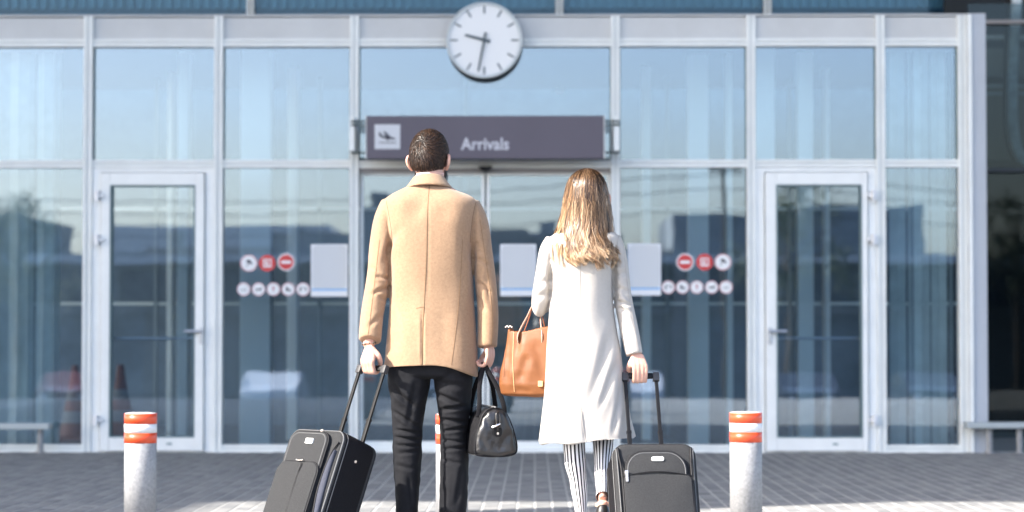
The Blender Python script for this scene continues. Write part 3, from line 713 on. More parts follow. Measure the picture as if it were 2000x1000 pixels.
# utility pole with wires, trees
pp = thing('utility_pole', 'dark utility pole with wires across the street', 'pole', (7.0, -48, -1.6))
MB().cyl((7, -48, -1.6), (7, -48, 7.4), .10, .07, 12).make('pole', M['bark'], pp); MB().box(6.4, 7.6, -48.05, -47.95, 7.0, 7.1).make('crossarm', M['bark'], pp)
for k, dz in enumerate((0, .5, 1.3)):
    wr = MB(); tube_mb(wr, [(x, -48, 6.9-dz - 1.2*(1-((x-7+30)/30-0)**2)*0 - 1.0*math.sin(math.pi*min(1,abs(x-7)/40))) for x in (-33,-23,-13,-3,7,17,27)], .02, 4, 5, UZ); wr.make('wire', M['black'], pp)
def tree(x, Y, h, label, seed):
    rs = random.Random(seed); t = thing('tree', label, 'tree', (x, Y, -1.6), 'trees across the street')
    b = MB(); b.loft(limb_rings([(x,Y,-1.6,.25,.25),(x+.1,Y,h*.3,.18,.18),(x,Y+.1,h*.6,.12,.12),(x+.1,Y,h*.9,.03,.03)], 4, 10))
    for k in range(7):
        z0 = h*(.3+.07*k); a = rs.uniform(0, 6.28); L = h*rs.uniform(.2,.34)
        b.loft(limb_rings([(x,Y,z0,.07,.07),(x+math.cos(a)*L*.6,Y+math.sin(a)*L*.6,z0+L*.4,.045,.045),(x+math.cos(a)*L,Y+math.sin(a)*L,z0+L*.8,.02,.02)], 3, 6))
    b.make('trunk', M['bark'], t)
    cl = [(rs.gauss(0,h*.14), rs.gauss(0,h*.14), h*rs.uniform(.4,1.0), h*rs.uniform(.06,.14)) for _ in range(22)]
    V, F_ = [], []
    for _ in range(2600):
        c = rs.choice(cl); d = Vector((rs.gauss(0,1), rs.gauss(0,1), rs.gauss(0,.8))).normalized()*c[3]*rs.uniform(.3,1.1)
        p = Vector((x+c[0], Y+c[1], c[2])) + d; u = Vector((rs.gauss(0,1), rs.gauss(0,1), rs.gauss(0,1))).normalized(); v = u.orthogonal().normalized(); s_ = rs.uniform(.05,.12)
        n = len(V); V += [p-u*s_, p+v*s_*.5, p+u*s_, p-v*s_*.5]; F_.append((n,n+1,n+2,n+3))
    me = bpy.data.meshes.new('crown'); me.from_pydata(V, [], F_); link('crown', me, M['leaf'], t)
tree(-19.5, -50, 6.1, 'leafy tree across the street, left', 3); tree(9.8, -52, 6.7, 'leafy tree across the street behind the pole', 5); tree(20, -54, 6.6, 'leafy tree across the street, far right', 6)
# ================================================================== PEOPLE AND LUGGAGE
YM = 9.94; YW = 9.60
def prings(rows, Y, dn, yo, N=64, sl=None):
    # rows: (py, L, R, depth_half, y_offset, exponent)
    out = []
    for r in rows:
        py, L, R_ = r[:3]; d, o, e = r[3], r[4], r[5]
        yy = Y + o; a, b = at(L, py, Y), at(R_, py, Y)
        c = (a+b)/2; out.append(ring((c.x, yy, c.z), UX, UY, (b.x-a.x)/2, d, e, N))
    return out
def pl_(px, py, Y, dy, ru, rv):   # limb control point; pixel radius -> metres, offset in depth
    p = at(px, py, Y); return (p.x, Y+dy, p.z, ru/FPX*Y, rv)
def interp_rows(rows, k=3):
    return [tuple(r) for r in spline(rows, k)]

def grip_hand(mb, wrist, kn, bar, axis, out, br, side_thumb, fr=.0085, sp=1.0, lens=None, spread=None, palm_r=.0105, thumb=True):
    """four fingers curled round a bar.  wrist: point; kn: centre of the knuckle row; bar: bar centre; axis: along the bar
    (index finger towards side_thumb*axis); out: side of the bar on which the knuckles lie"""
    wrist, kn, bar = Vector(wrist), Vector(kn), Vector(bar); axis = Vector(axis).normalized(); out = Vector(out).normalized()
    dn = Vector((0,0,-1)); dn = (dn - axis*dn.dot(axis)); dn = (dn - out*dn.dot(out)).normalized()
    wdir = (kn - wrist).normalized()
    offs = [.030*sp, .0105*sp, -.0095*sp, -.028*sp]
    for i, o in enumerate(offs):
        s_ = side_thumb*o; f = fr*(1.05, 1.08, 1.02, .9)[i]
        K = kn + axis*s_ + dn*(0, -.003, 0, .006)[i]
        W0 = wrist + axis*(s_*.55)
        mb.loft(limb_rings([(*W0, .012, .014), (*((W0+K)/2), .0112, .0125), (*K, palm_r, .0105)], 4, 12, axis))
        B = bar + axis*s_*.96
        rr = br + f*.95
        P1 = B + out*rr*1.05 - dn*.004
        P2 = B + out*rr*.55 + dn*rr*.95
        P3 = B - out*rr*.55 + dn*rr*.85
        P4 = B - out*rr*1.02 - dn*(.004 if i < 3 else .0)
        mid = K*.5 + P1*.5 + out*.004
        mb.loft(limb_rings([(*K, f*1.22, f*1.22), (*mid, f*1.02, f*1.02), (*P1, f*1.05, f*1.05), (*P2, f*.98, f*.98), (*P3, f*.92, f*.92), (*P4, f*.75, f*.75)], 4, 12, axis))
    if thumb:
        T0 = wrist + axis*side_thumb*.018 + wdir*.02 - out*.008
        T1 = T0 + axis*side_thumb*.022 + wdir*.03 - out*.012
        T2 = bar + axis*side_thumb*.036 - out*(br+.008) - dn*.014
        T3 = bar + axis*side_thumb*.016 - out*(br+.013) + dn*.006
        mb.loft(limb_rings([(*T0, .014, .014), (*T1, .0125, .0125), (*T2, .010, .010), (*T3, .0078, .0078)], 4, 12, axis))

def head_mb(mb, C, yaw, sc=1.0, female=False):
    """C: centre of the skull; face looks along +Y rotated by yaw (clockwise)"""
    Rz = Matrix.Rotation(-yaw, 4, 'Z'); T = Matrix.Translation(C) @ Rz @ Matrix.Scale(sc, 4)
    P = lambda x, y, z: tuple(T @ Vector((x, y, z)))
    ux, uy = (Rz @ UX), (Rz @ UY)
    rows = [(.111,.008,.011,.0),(.104,.028,.037,.0),(.09,.046,.059,-.0),(.065,.062,.080,-.0),(.03,.0735,.095,.0),(0,.0755,.098,.0),(-.03,.073,.094,.004),
            (-.06,.066,.080,.018),(-.085,.058,.062,.034),(-.105,.045,.046,.046),(-.118,.024,.026,.056)]
    rings_ = []
    for z, rx, ry, oy in interp_rows(rows, 2):
        rings_.append(ring(T @ Vector((0, oy, z)), ux, uy, rx*sc, ry*sc, 2.15, 32))
    mb.loft(rings_)
    # brow, nose, lips, chin, cheeks
    mb.loft(limb_rings([(*P(0,.098,.018),.009*sc,.009*sc),(*P(0,.112,-.012),.010*sc,.012*sc),(*P(0,.118,-.03),.014*sc,.012*sc),(*P(0,.104,-.04),.012*sc,.010*sc)], 3, 12, ux))
    mb.loft(limb_rings([(*P(-.045,.088,.028),.008*sc,.008*sc),(*P(0,.100,.026),.009*sc,.008*sc),(*P(.045,.088,.028),.008*sc,.008*sc)], 3, 10, UZ))
    for z in (-.058, -.068): mb.loft(limb_rings([(*P(-.022,.094,z),.004*sc,.004*sc),(*P(0,.103,z),.006*sc,.006*sc),(*P(.022,.094,z),.004*sc,.004*sc)], 3, 8, UZ))
    for s in (-1, 1):   # ears: C shaped rim plus lobe
        ear = [(s*.076,.012,.000),(s*.092,-.006,.010),(s*.098,-.018,-.010),(s*.093,-.014,-.034),(s*.078,.004,-.056)]
        mb.loft(limb_rings([(*P(*e), .0065*sc, .0075*sc) for e in ear], 4, 10, UY))
        mb.loft(limb_rings([(*P(s*.078,.006,-.004),.007*sc,.006*sc),(*P(s*.086,-.004,-.022),.011*sc,.006*sc),(*P(s*.078,.004,-.048),.007*sc,.006*sc)], 3, 10, UY))
    return T
def eyes(T, parent):
    for s in (-1, 1):
        c = T @ Vector((s*.031, .082, .002)); b = MB(); bmesh.ops.create_uvsphere(b.b, u_segments=16, v_segments=10, radius=.012, matrix=Matrix.Translation(c))
        o = b.make('eye', M['white'], parent, smooth=True)

def strands(name, material, parent, items, attr='tone'):
    """items: list of (points[list of Vector], normals[list], width, tones[list]) -> ribbons"""
    V, F_, A = [], [], []
    for pts, nrm, wd, tn in items:
        n0 = len(V); m_ = len(pts)
        for i in range(m_):
            t = (pts[min(i+1,m_-1)] - pts[max(i-1,0)]).normalized(); sd = t.cross(nrm[i])
            if sd.length < 1e-6: sd = t.orthogonal()
            sd.normalize(); w_ = wd*(1 - .75*(i/(m_-1))**3)*.5
            V.append(pts[i]-sd*w_); V.append(pts[i]+sd*w_); A += [tn[i]]*2
        for i in range(m_-1): F_.append((n0+2*i, n0+2*i+1, n0+2*i+3, n0+2*i+2))
    me = bpy.data.meshes.new(name); me.from_pydata([tuple(v) for v in V], [], F_)
    a = me.attributes.new(attr, 'FLOAT', 'POINT'); a.data.foreach_set('value', A)
    return link(name, me, material, parent, smooth=True)

# ================================================================== THE MAN
man = thing('person', 'man seen from behind in a camel coat and dark trousers, holding a black bag', 'person', (X(840,YM), YM, 0))
# grip points
GRIP_M = at(725, 717, 9.825); BAG_M = Vector((at(947, 706, 9.9).x, 9.9, at(947, 706, 9.9).z))
body = MB()
# torso and legs under the clothes
body.loft(prings(interp_rows([(338,813,868,.062,.0,2.1),(352,812,868,.060,-.002,2.1),(366,800,882,.065,-.01,2.2),(390,768,916,.085,-.015,2.4),(430,768,914,.10,-.01,2.5),(520,776,908,.105,0,2.4),(600,778,908,.10,0,2.3),(690,774,912,.11,-.01,2.3),(730,776,908,.10,-.01,2.3)],3), YM, 0, 0, 40))
for xs in ([(800,700,33),(802,760,31),(797,830,26),(796,880,20),(797,960,19),(797,1050,14),(797,1092,13)], [(882,700,33),(882,760,31),(886,830,25),(886,880,20),(886,960,19),(885,1050,14),(885,1092,13)]):
    body.loft(limb_rings([pl_(a, b, YM, (.0 if b < 900 else -.02), r, r/FPX*YM*1.15) for a, b, r in xs], 3, 20))
aL = [(772,398,17,0,.05),(752,440,17,0,.045),(744,520,16,-.01,.042),(735,590,14,-.03,.038),(727,650,12,-.06,.032),(722,676,11.0,-.085,.026)]
aR = [(908,400,16,0,.05),(933,450,16,0,.045),(945,520,15,-.0,.042),(951,590,13,-.0,.038),(954,650,11,-.02,.032),(954,680,10.5,-.03,.027)]
for ar in (aL, aR): body.loft(limb_rings([pl_(a, b, YM, d, r*(.72 if b < 640 else 1), rv*(.7 if b < 640 else 1)) for a, b, r, d, rv in ar], 4, 20))
HM = at(838, 305, YM); HM = Vector((HM.x, YM+.018, HM.z))
TM = head_mb(body, HM + Vector((0, .0, -.006)), R(14), .93)
body.loft(limb_rings([pl_(839,318,YM,.0,26,.058), pl_(840,345,YM,.0,27,.058), pl_(841,372,YM,-.006,33,.06)], 4, 28))
# hands
wl = at(723, 680, YM-.09); kl = at(718, 696, 9.80); kl.y = GRIP_M.y - .028; kl.z = GRIP_M.z + .034
axm = Vector((math.cos(R(-42)), math.sin(R(-42)), 0))
grip_hand(body, wl, kl, GRIP_M, axm, Vector((-.55,-.8,0)), .012, 1, fr=.0092)
wr_ = at(954, 683, YM-.03); wr_.y = YM-.03
kr = BAG_M + Vector((.018, 0, .052))
grip_hand(body, wr_, kr, BAG_M + Vector((-.004,0,.004)), Vector((.35,.94,0)), Vector((.94,-.35,0)), .013, 1, fr=.0092)
bm_ = remesh(body, .0042, 2, .5)
bodyo = link('body', bm_, M['skin'], man, smooth=True); eyes(TM, man)

# coat
coat = MB()
rows = [(354,813,869,.062,-.004,2.1),(361,806,877,.068,-.010,2.2),(369,795,889,.078,-.016,2.3),(380,771,914,.095,-.018,2.4),(392,754,930,.112,-.018,2.5),(408,750,934,.124,-.016,2.6),(440,757,928,.136,-.012,2.7),(480,762,923,.142,-.006,2.7),
        (520,763,922,.140,0,2.6),(560,762,922,.134,.002,2.6),(600,760,924,.134,0,2.5),(640,757,926,.140,-.004,2.5),(680,754,929,.148,-.006,2.5),(705,752,931,.152,-.006,2.5),(722,750,932,.154,-.006,2.5)]
outer = prings(interp_rows(rows, 4), YM, 0, 0, 96)
inner = prings([(722,754,928,.142,-.006,2.5),(700,756,926,.138,-.006,2.5),(660,762,920,.13,-.006,2.5)], YM, 0, 0, 96)
coat.loft(outer + inner)
sL = [(765,398,20,.0,.070),(754,430,22,-.004,.073),(747,480,23,-.006,.072),(742,530,21.5,-.012,.066),(735,580,21.5,-.026,.062),(729,620,21,-.05,.058),(725,664,20,-.082,.052)]
sR = [(918,400,19,.0,.070),(932,432,20,-.004,.072),(941,480,20.5,-.004,.070),(948,530,21,-.006,.066),(953,585,20,-.008,.062),(955,630,19,-.016,.058),(953,677,18,-.028,.052)]
for sv in (sL, sR):
    c = [pl_(a, b, YM, d, r, rv) for a, b, r, d, rv in sv]; rg = limb_rings(c, 5, 36)
    e = c[-1]; e2 = c[-2]
    inn = limb_rings([(*e[:3], e[3]*.78, e[4]*.80), tuple(np.array(e[:3])*.6+np.array(e2[:3])*.4)+(e[3]*.75, e[4]*.75)], 3, 36)
    coat.loft(rg + inn)
cm = remesh(coat, .0050, 3, .5)
co, no = vn(cm)
def apx(a, b, Y=YM, dy=-.13): p = at(a, b, Y); return (p.x, Y+dy, p.z)
# hem curve: lower at the sides, a little uneven
zh = Z(722, YM); k = np.clip((Z(660,YM) - co[:,2])/(Z(660,YM)-zh), 0, 1)
xx = (co[:,0]-X(840,YM))/.2
ins = (np.abs(co[:,0]-X(841,YM)) < .2) | (co[:,2] < Z(690,YM))
body_mask = (np.abs(xx) < .99) & (k > 0)
armm = (co[:,0] > X(933.5,YM)) | (co[:,0] < X(748.5,YM))
dz = (.017 - .022*np.clip(xx,0,1)**2*2.2 - .012*np.clip(-xx,0,1)**2)
co[:,2] += np.where(~armm, k*dz, 0)
nz = snoise(co, (6,6,1.8), 3)*.013 + snoise(co, (11,11,6), 9)*.0035
h = nz
CR = [((765,470),(752,520),.012,.012),((770,455),(757,500),.014,.010),((764,545),(735,540),.008,.013),((764,560),(728,575),.009,.015),((760,590),(738,575),.007,.010),((755,610),(722,640),.010,.009),((748,540),(726,520),.010,.008),
      ((925,470),(921,600),.012,.014),((927,470),(944,500),.012,.010),((930,505),(958,520),.010,.009),((931,548),(962,575),.009,.014),((934,575),(950,610),.008,.012),((950,530),(958,600),.012,.008),((948,440),(944,480),.016,.008),
      ((762,470),(764,600),.010,.012),((838,380),(800,440),.03,.005),((905,450),(925,520),.022,.007),((785,440),(765,490),.020,.007),((775,600),(768,700),.026,.006),((800,560),(812,690),.03,.005),((868,600),(873,700),.03,.005),
      ((828,606),(829,718),.006,.010),((840,400),(838,600),.0065,.0022),((757,396),(768,470),.0065,.005),((933,398),(924,470),.0065,.005),((795,400),(830,420),.03,.004),((890,405),(860,425),.03,.004)]
for a, b, wd, dp in CR:
    h = h + crease(co, apx(*a), apx(*b), wd*1.1, dp*.6, .4)
co = co + no*h[:,None]
setco(cm, co)
coat_o = link('coat', cm, M['camel'], man, smooth=True)
bv = bvh_of(cm)
seam_obj(bv, [(840,364),(838,420),(836,500),(833,560),(831,600)], YM, .0011, M['camel_seam'], coat_o)
seam_obj(bv, [(831,600),(829,650),(827,712)], YM, .0020, M['camel_seam'], coat_o, 'vent')
seam_obj(bv, [(816,603),(831,600)], YM, .0010, M['camel_seam'], coat_o)
seam_obj(bv, [(757,394),(762,420),(767,450),(768,475)], YM, .0010, M['camel_seam'], coat_o)
seam_obj(bv, [(930,396),(925,420),(921,450),(919,475)], YM, .0010, M['camel_seam'], coat_o)
seam_obj(bv, [(938,430),(948,500),(958,570),(962,630),(960,674)], YM, .0009, M['camel_seam'], coat_o)
seam_obj(bv, [(744,470),(738,520),(730,590),(723,655)], YM, .0009, M['camel_seam'], coat_o)
seam_obj(bv, [(905,470),(900,560),(893,640),(884,712)], YM, .0008, M['camel_seam'], coat_o)
# folded collar: stand, roll and fall
def collar(rows, mat_, name, parent, N=64):
    rg = []
    for c, ru, rv, tilt in rows:
        r_ = []
        for i in range(N):
            a = 2*math.pi*i/N; x, y = ru*math.cos(a), rv*math.sin(a)
            r_.append((c[0]+x, c[1]+y, c[2] - tilt*(y+rv)*.55 + .004*math.cos(3*a)*0))
        rg.append(r_)
    mb = MB(); mb.loft(rg, cap=False, closed=True); me = remesh(mb, .0032, 3, .5)
    c2, n2 = vn(me); setco(me, c2 + n2*(snoise(c2, (18,18,18), 5)*.0015)[:,None]); return link(name, me, mat_, parent, smooth=True)
cx = X(838, YM)
collar([((cx,YM-.006,Z(362.5,YM)),.101,.104,.4),((cx,YM-.004,Z(358,YM)),.098,.101,.42),((cx,YM-.002,Z(350,YM)),.083,.090,.45),((cx,YM,Z(342,YM)),.070,.077,.5),((cx,YM,Z(339.5,YM)),.065,.070,.5),((cx,YM,Z(342,YM)),.061,.065,.5),((cx,YM,Z(352,YM)),.064,.068,.45),((cx,YM-.002,Z(364,YM)),.088,.086,.4)], M['camel'], 'collar', coat_o)
collar([((cx,YM,Z(358,YM)),.064,.066,.4),((cx,YM,Z(338,YM)),.0600,.0620,.45),((cx,YM,Z(336.5,YM)),.057,.059,.45),((cx,YM,Z(356,YM)),.057,.059,.4)], M['shirt'], 'shirt_collar', man)
# trousers
tr = MB()
tr.loft(prings(interp_rows([(640,776,908,.10,-.01,2.4),(690,762,918,.115,-.01,2.4),(712,758,922,.115,-.01,2.4),(730,758,921,.112,-.01,2.5),(738,775,905,.09,-.01,2.4)],3), YM, 0, 0, 56))
LL = [(700,757,843,.105,-.008,2.2),(740,757,842,.105,-.008,2.2),(780,761,836,.100,-.004,2.2),(820,765,830,.090,0,2.2),(860,768,826,.084,.004,2.2),(900,769,824,.084,-.004,2.2),(950,771,822,.084,-.012,2.3),(1000,772,820,.082,-.016,2.3),(1050,772,821,.084,-.014,2.3),(1090,771,823,.088,-.008,2.3)]
RL = [(700,840,922,.105,-.008,2.2),(740,846,922,.105,-.008,2.2),(780,851,919,.100,-.004,2.2),(820,855,918,.090,0,2.2),(860,857,917,.086,.004,2.2),(900,859,916,.086,-.004,2.2),(950,858,914,.086,-.014,2.3),(1000,857,912,.084,-.02,2.3),(1050,858,912,.086,-.018,2.3),(1090,857,914,.090,-.010,2.3)]
for L_ in (LL, RL): tr.loft(prings(interp_rows(L_, 4), YM, 0, 0, 48))
tme = remesh(tr, .0048, 2, .5); co, no = vn(tme)
h = snoise(co, (7,7,4), 21)*.009 + snoise(co, (17,17,24), 4)*.0042
def T_(a, b): return apx(a, b, YM, -.09)
for a, b, wd, dp in [((770,760),(820,800),.012,.010),((765,800),(822,835),.010,.010),((770,838),(826,846),.008,.009),((768,852),(824,860),.008,.010),((772,868),(824,870),.007,.008),((776,884),(822,880),.008,.007),((768,905),(815,915),.011,.006),((815,740),(800,830),.014,.009),
    ((850,768),(905,790),.012,.013),((858,800),(915,792),.010,.013),((856,818),(916,824),.010,.012),((860,842),(915,834),.008,.011),((858,858),(912,862),.008,.009),((862,876),(916,872),.008,.009),((858,895),(905,905),.010,.007),((905,905),(893,985),.012,.008),((870,940),(862,1000),.016,.006),((800,920),(812,1000),.014,.006),
    ((850,745),(915,755),.016,.008),((762,745),(800,790),.014,.007)]:
    h = h + crease(co, T_(*a), T_(*b), wd*.9, dp*.8, .5)
setco(tme, co + no*h[:,None]); link('trousers', tme, M['trouser'], man, smooth=True)
# shoes
def shoe(px, Y, label=None, mat_='shoe', par=None):
    x = X(px, Y); b = MB(); yy = Y-.09
    rows = [(yy-.005,.030,.055,.035),(yy+.03,.036,.05,.045),(yy+.10,.038,.045,.045),(yy+.17,.046,.035,.033),(yy+.23,.045,.028,.026),(yy+.275,.028,.022,.018)]
    b.loft([ring((x, r[0], .016+r[2]*.75), UX, UZ, r[1], r[2]*.95 if i < 3 else r[3], 2.6, 24) for i, r in enumerate(rows)])
    me = remesh(b, .004, 3, .5); o = link('shoe', me, M[mat_], par, smooth=True)
    s = MB(); s.loft([ring((x, yy+.13, z), UX, UY, .045, .148, 3, 32) for z in (.002, .02)]); s.make('sole', M['black'], o)
shoe(797, YM, par=man); shoe(885, YM, par=man)
# short hair: scalp cap and strands spreading from a whorl
def surf_head(T, dirv, grow=1.0):
    # point on the skull (ellipsoid approximation) in a local direction
    d = dirv.normalized(); a, b, c = .0775, .101, .113
    r = 1/math.sqrt((d.x/a)**2+(d.y/b)**2+(d.z/c)**2); return T @ (d*(r*grow)), (T.to_3x3() @ Vector((d.x/a**2, d.y/b**2, d.z/c**2))).normalized()
cap = MB(); bmesh.ops.create_icosphere(cap.b, subdivisions=5, radius=1)
for v in list(cap.b.verts):
    d = v.co.normalized(); hl = -.050 + .055*max(0, d.y)**1 + (.07 if d.y > .45 else 0)*1
    zl = d.z*.113
    lim = -.062 if d.y < -.2 else (-.062 + (d.y+.2)*.16)
    if zl < lim - .012: cap.b.verts.remove(v); continue
    g = (1.02 + .05*max(0, d.z)**2)*(1+.07*min(1,abs(d.x)*1.6)*max(0,d.z)) + .006*math.sin(d.x*9+d.z*7)
    g *= .95 + .05*min(1, max(0, (zl-lim)/.03))
    p, n = surf_head(TM, d, g); v.co = p
cap_o = cap.make('hair', attr_mat('hair_base', 'tone', .7, (.012,.008,.006), (.012,.008,.006)), man, smooth=True)
wh = Vector((-.02, -.80, .62)).normalized(); items = []
for _ in range(15000):
    d = Vector((rng.normal(), rng.normal(), rng.normal())).normalized(); zl = d.z*.113
    lim = -.066 if d.y < -.2 else (-.066 + (d.y+.2)*.16)
    if zl < lim: continue
    up = min(1, max(0, (zl-lim)/.04)); L = (.008 + .016*up)*random.uniform(.7,1.25)
    g0 = (1.03 + .05*max(0, d.z)**2)*(1+.07*min(1,abs(d.x)*1.6)*max(0,d.z))
    tg = (d - wh*d.dot(wh)); tg = (tg - d*tg.dot(d))
    dist = tg.length; tg = tg.normalized() if dist > 1e-3 else Vector((1,0,0))
    sw = d.cross(tg)*(.9*math.exp(-(1-d.dot(wh))*2.2))
    if d.z < .15: tg = (tg + Vector((0,0,-.9))*(.15-d.z)*2)
    fl = (tg + sw + Vector((rng.normal(),rng.normal(),rng.normal()))*.16); fl = (fl - d*fl.dot(d)).normalized()
    pts, nr = [], []; lift = random.uniform(.0,.5) 
    cl = math.sin(d.x*38+d.z*21)*math.sin(d.z*33-d.x*17)
    for i in range(4):
        t = i/3; dd = (d*.1 + fl*(L*t*.93)).normalized() if False else (d + fl*(L*t/.095)).normalized()
        p, n = surf_head(TM, dd, (g0 + .02*up)*(1 + (.085*up*lift + .025*up)*t + .006))
        pts.append(p); nr.append((n + Vector((rng.normal(),rng.normal(),rng.normal()))*.6).normalized())
    tn = min(1, max(0, .36 + .28*cl + random.gauss(0,.28))); items.append((pts, nr, random.uniform(.0011,.0019), [tn*.8, tn, tn, tn]))
strands('hair_strands', M['hair_dark'], cap_o, items)
# beard edge along the jaw on the side the face turns to
items = []
for _ in range(2600):
    s = 1 if random.random() < .6 else -1
    x, y, z = s*random.uniform(.052,.066), random.uniform(.0,.062), random.uniform(-.098,-.035)
    p = TM @ Vector((x*(1-.9*max(0,-z-.07)*6*.2), y, z)); n = (TM.to_3x3() @ Vector((s,.3,-.3))).normalized()
    fl = (TM.to_3x3() @ Vector((s*.2,.35,-1))).normalized()
    items.append(([p, p+fl*.007+n*.002, p+fl*.014+n*.003], [n]*3, .0014, [.2]*3))
strands('beard', M['hair_dark'], man, items)
# bracelet
wb = at(714, 669, YM-.09); b = MB()
for k in range(9):
    a = 2*math.pi*k/9; bmesh.ops.create_icosphere(b.b, subdivisions=2, radius=.0042, matrix=Matrix.Translation((at(723,672,YM).x+.027*math.cos(a), YM-.088+.03*math.sin(a), Z(671,YM)+.004*math.cos(a))))
b.make('bracelet', M['bark'], man, smooth=True, kind='stuff')

# ================================================================== THE WOMAN
wom = thing('person', 'woman seen from behind with long fair hair in a cream coat and striped trousers', 'person', (X(1150,YW), YW, 0))
GRIP_W = at(1249, 736, YW-.055)
body = MB()
body.loft(prings(interp_rows([(425,1122,1166,.045,.0,2.1),(446,1118,1172,.052,-.004,2.2),(462,1092,1196,.075,-.008,2.4),(500,1094,1188,.09,-.006,2.4),(560,1090,1182,.09,0,2.3),(640,1090,1182,.095,0,2.3),(730,1092,1190,.10,0,2.3),(790,1096,1194,.09,0,2.3)],3), YW, 0, 0, 40))
legL = [(1122,760,30,.0,.075),(1121,830,22,.0,.058),(1122,880,20,-.005,.055),(1128,930,17.5,.02,.05),(1136,1000,11,.05,.036),(1141,1060,9,.06,.032),(1142,1092,9,.06,.036)]
legR = [(1184,760,30,.02,.075),(1180,830,22,.06,.058),(1178,870,19,.03,.055),(1176,910,15,-.03,.05),(1175,950,11,-.10,.038),(1175,972,9.5,-.14,.032)]
for lg in (legL, legR): body.loft(limb_rings([pl_(a, b, YW, d, r-2, rv-.005) for a, b, r, d, rv in lg], 3, 20))
# bare feet inside the shoes
fa = at(1175, 975, YW); body.loft(limb_rings([(fa.x, YW-.14, fa.z, .021, .027), (fa.x, YW-.135, fa.z-.05, .025, .034), (fa.x, YW-.07, fa.z-.14, .032, .022), (fa.x, YW-.005, .035, .034, .014), (fa.x, YW+.05, .022, .03, .010)], 4, 16))
fb = at(1142, 1095, YW); body.loft(limb_rings([(fb.x, YW+.03, fb.z, .022, .03), (fb.x, YW+.03, .055, .026, .035), (fb.x, YW+.12, .05, .032, .022), (fb.x, YW+.2, .028, .034, .012)], 4, 16))
aL = [(1078,470,13,0,.042),(1066,510,13,0,.038),(1057,560,12,.01,.034),(1055,592,12,.03,.034),(1060,588,11,.12,.030),(1080,578,9,.235,.024)]
aR = [(1198,470,13,0,.042),(1212,520,13,0,.038),(1220,580,12,-.0,.034),(1230,640,10,-.03,.028),(1243,690,8.0,-.055,.021)]
for ar in (aL, aR): body.loft(limb_rings([pl_(a, b, YW, d, r*(.75 if b < 660 else 1), rv*(.75 if b < 660 else 1)) for a, b, r, d, rv in ar], 4, 20))
HW = at(1147, 385, YW); HW = Vector((HW.x, YW+.01, HW.z))
TW = head_mb(body, HW, R(4), .93, True)
body.loft(limb_rings([pl_(1146,400,YW,.0,22,.048), pl_(1146,430,YW,.0,22,.048), pl_(1146,452,YW,-.006,27,.05)], 4, 24))
ww = at(1244, 693, YW-.06); ww.y = YW-.06
kw = GRIP_W + Vector((.002, -.024, .044))
grip_hand(body, ww, kw, GRIP_W, Vector((1,.14,0)), Vector((.14,-1,0)), .012, -1, fr=.0072, palm_r=.0088, sp=.86)
# left hand held forward
hl = at(1080, 578, YW); hl.y = YW+.235
for i, o in enumerate((.024,.008,-.008,-.024)):
    K = hl + Vector((.05, .03, .01 - o*.8)); body.loft(limb_rings([(*(hl+Vector((0,0,-o*.4))), .011,.012), (*K,.009,.009), (*(K+Vector((.03,.012,-.006))),.0078,.0078), (*(K+Vector((.035,.02,-.03))),.0065,.0065)], 3, 10, UZ))
body.loft(limb_rings([(*hl,.012,.012),(*(hl+Vector((.02,-.01,.028))),.010,.010),(*(hl+Vector((.05,-.005,.04))),.0075,.0075)],3,10,UZ))
bm_ = remesh(body, .0040, 2, .5); link('body', bm_, M['skin'], wom, smooth=True); eyes(TW, wom)

coat = MB()
rows = [(432,1120,1170,.055,-.002,2.1),(442,1110,1179,.064,-.006,2.2),(450,1095,1192,.078,-.010,2.3),(458,1080,1204,.092,-.012,2.4),(468,1072,1210,.102,-.012,2.5),(490,1074,1204,.112,-.010,2.6),(520,1077,1197,.118,-.006,2.6),(560,1076,1194,.120,0,2.5),(600,1073,1197,.122,0,2.5),(640,1071,1203,.126,-.004,2.5),
        (690,1068,1212,.136,-.006,2.5),(740,1065,1220,.144,-.006,2.5),(790,1062,1228,.152,-.006,2.5),(830,1059,1235,.158,-.006,2.5),(862,1057,1241,.162,-.006,2.5)]
outer = prings(interp_rows(rows, 4), YW, 0, 0, 96)
inner = prings([(862,1061,1237,.150,-.006,2.5),(835,1064,1232,.146,-.006,2.5),(790,1070,1222,.14,-.006,2.5)], YW, 0, 0, 96)
coat.loft(outer + inner)
sL = [(1082,468,17,.0,.060),(1071,490,18,.0,.062),(1063,530,17.5,.0,.058),(1057,570,18,.006,.058),(1053.5,592,17,.03,.056),(1056,590,16,.085,.052),(1068,584,15,.15,.046),(1076,580,14,.205,.042)]
sR = [(1196,466,16,.0,.058),(1205,490,17.5,.0,.060),(1212,530,17,.0,.056),(1217,580,17.5,-.004,.054),(1226,630,18,-.02,.050),(1232,662,17.5,-.036,.047),(1238,693,16.5,-.05,.044)]
for sv in (sL, sR):
    c = [pl_(a, b, YW, d, r, rv) for a, b, r, d, rv in sv]; rg = limb_rings(c, 5, 36); e, e2 = c[-1], c[-2]
    inn = limb_rings([(*e[:3], e[3]*.78, e[4]*.80), tuple(np.array(e[:3])*.6+np.array(e2[:3])*.4)+(e[3]*.75, e[4]*.75)], 3, 36)
    coat.loft(rg + inn)
cm = remesh(coat, .0050, 3, .5); co, no = vn(cm)
k = np.clip((Z(760,YW) - co[:,2])/(Z(760,YW)-Z(862,YW)), 0, 1)
px_ = (co[:,0]-X(1150,YW))
co[:,2] += k*np.where(px_ > 0, .012*np.sin(np.clip(px_/.1,0,2.6)), -.004*np.sin(np.clip(-px_/.12,0,3)))
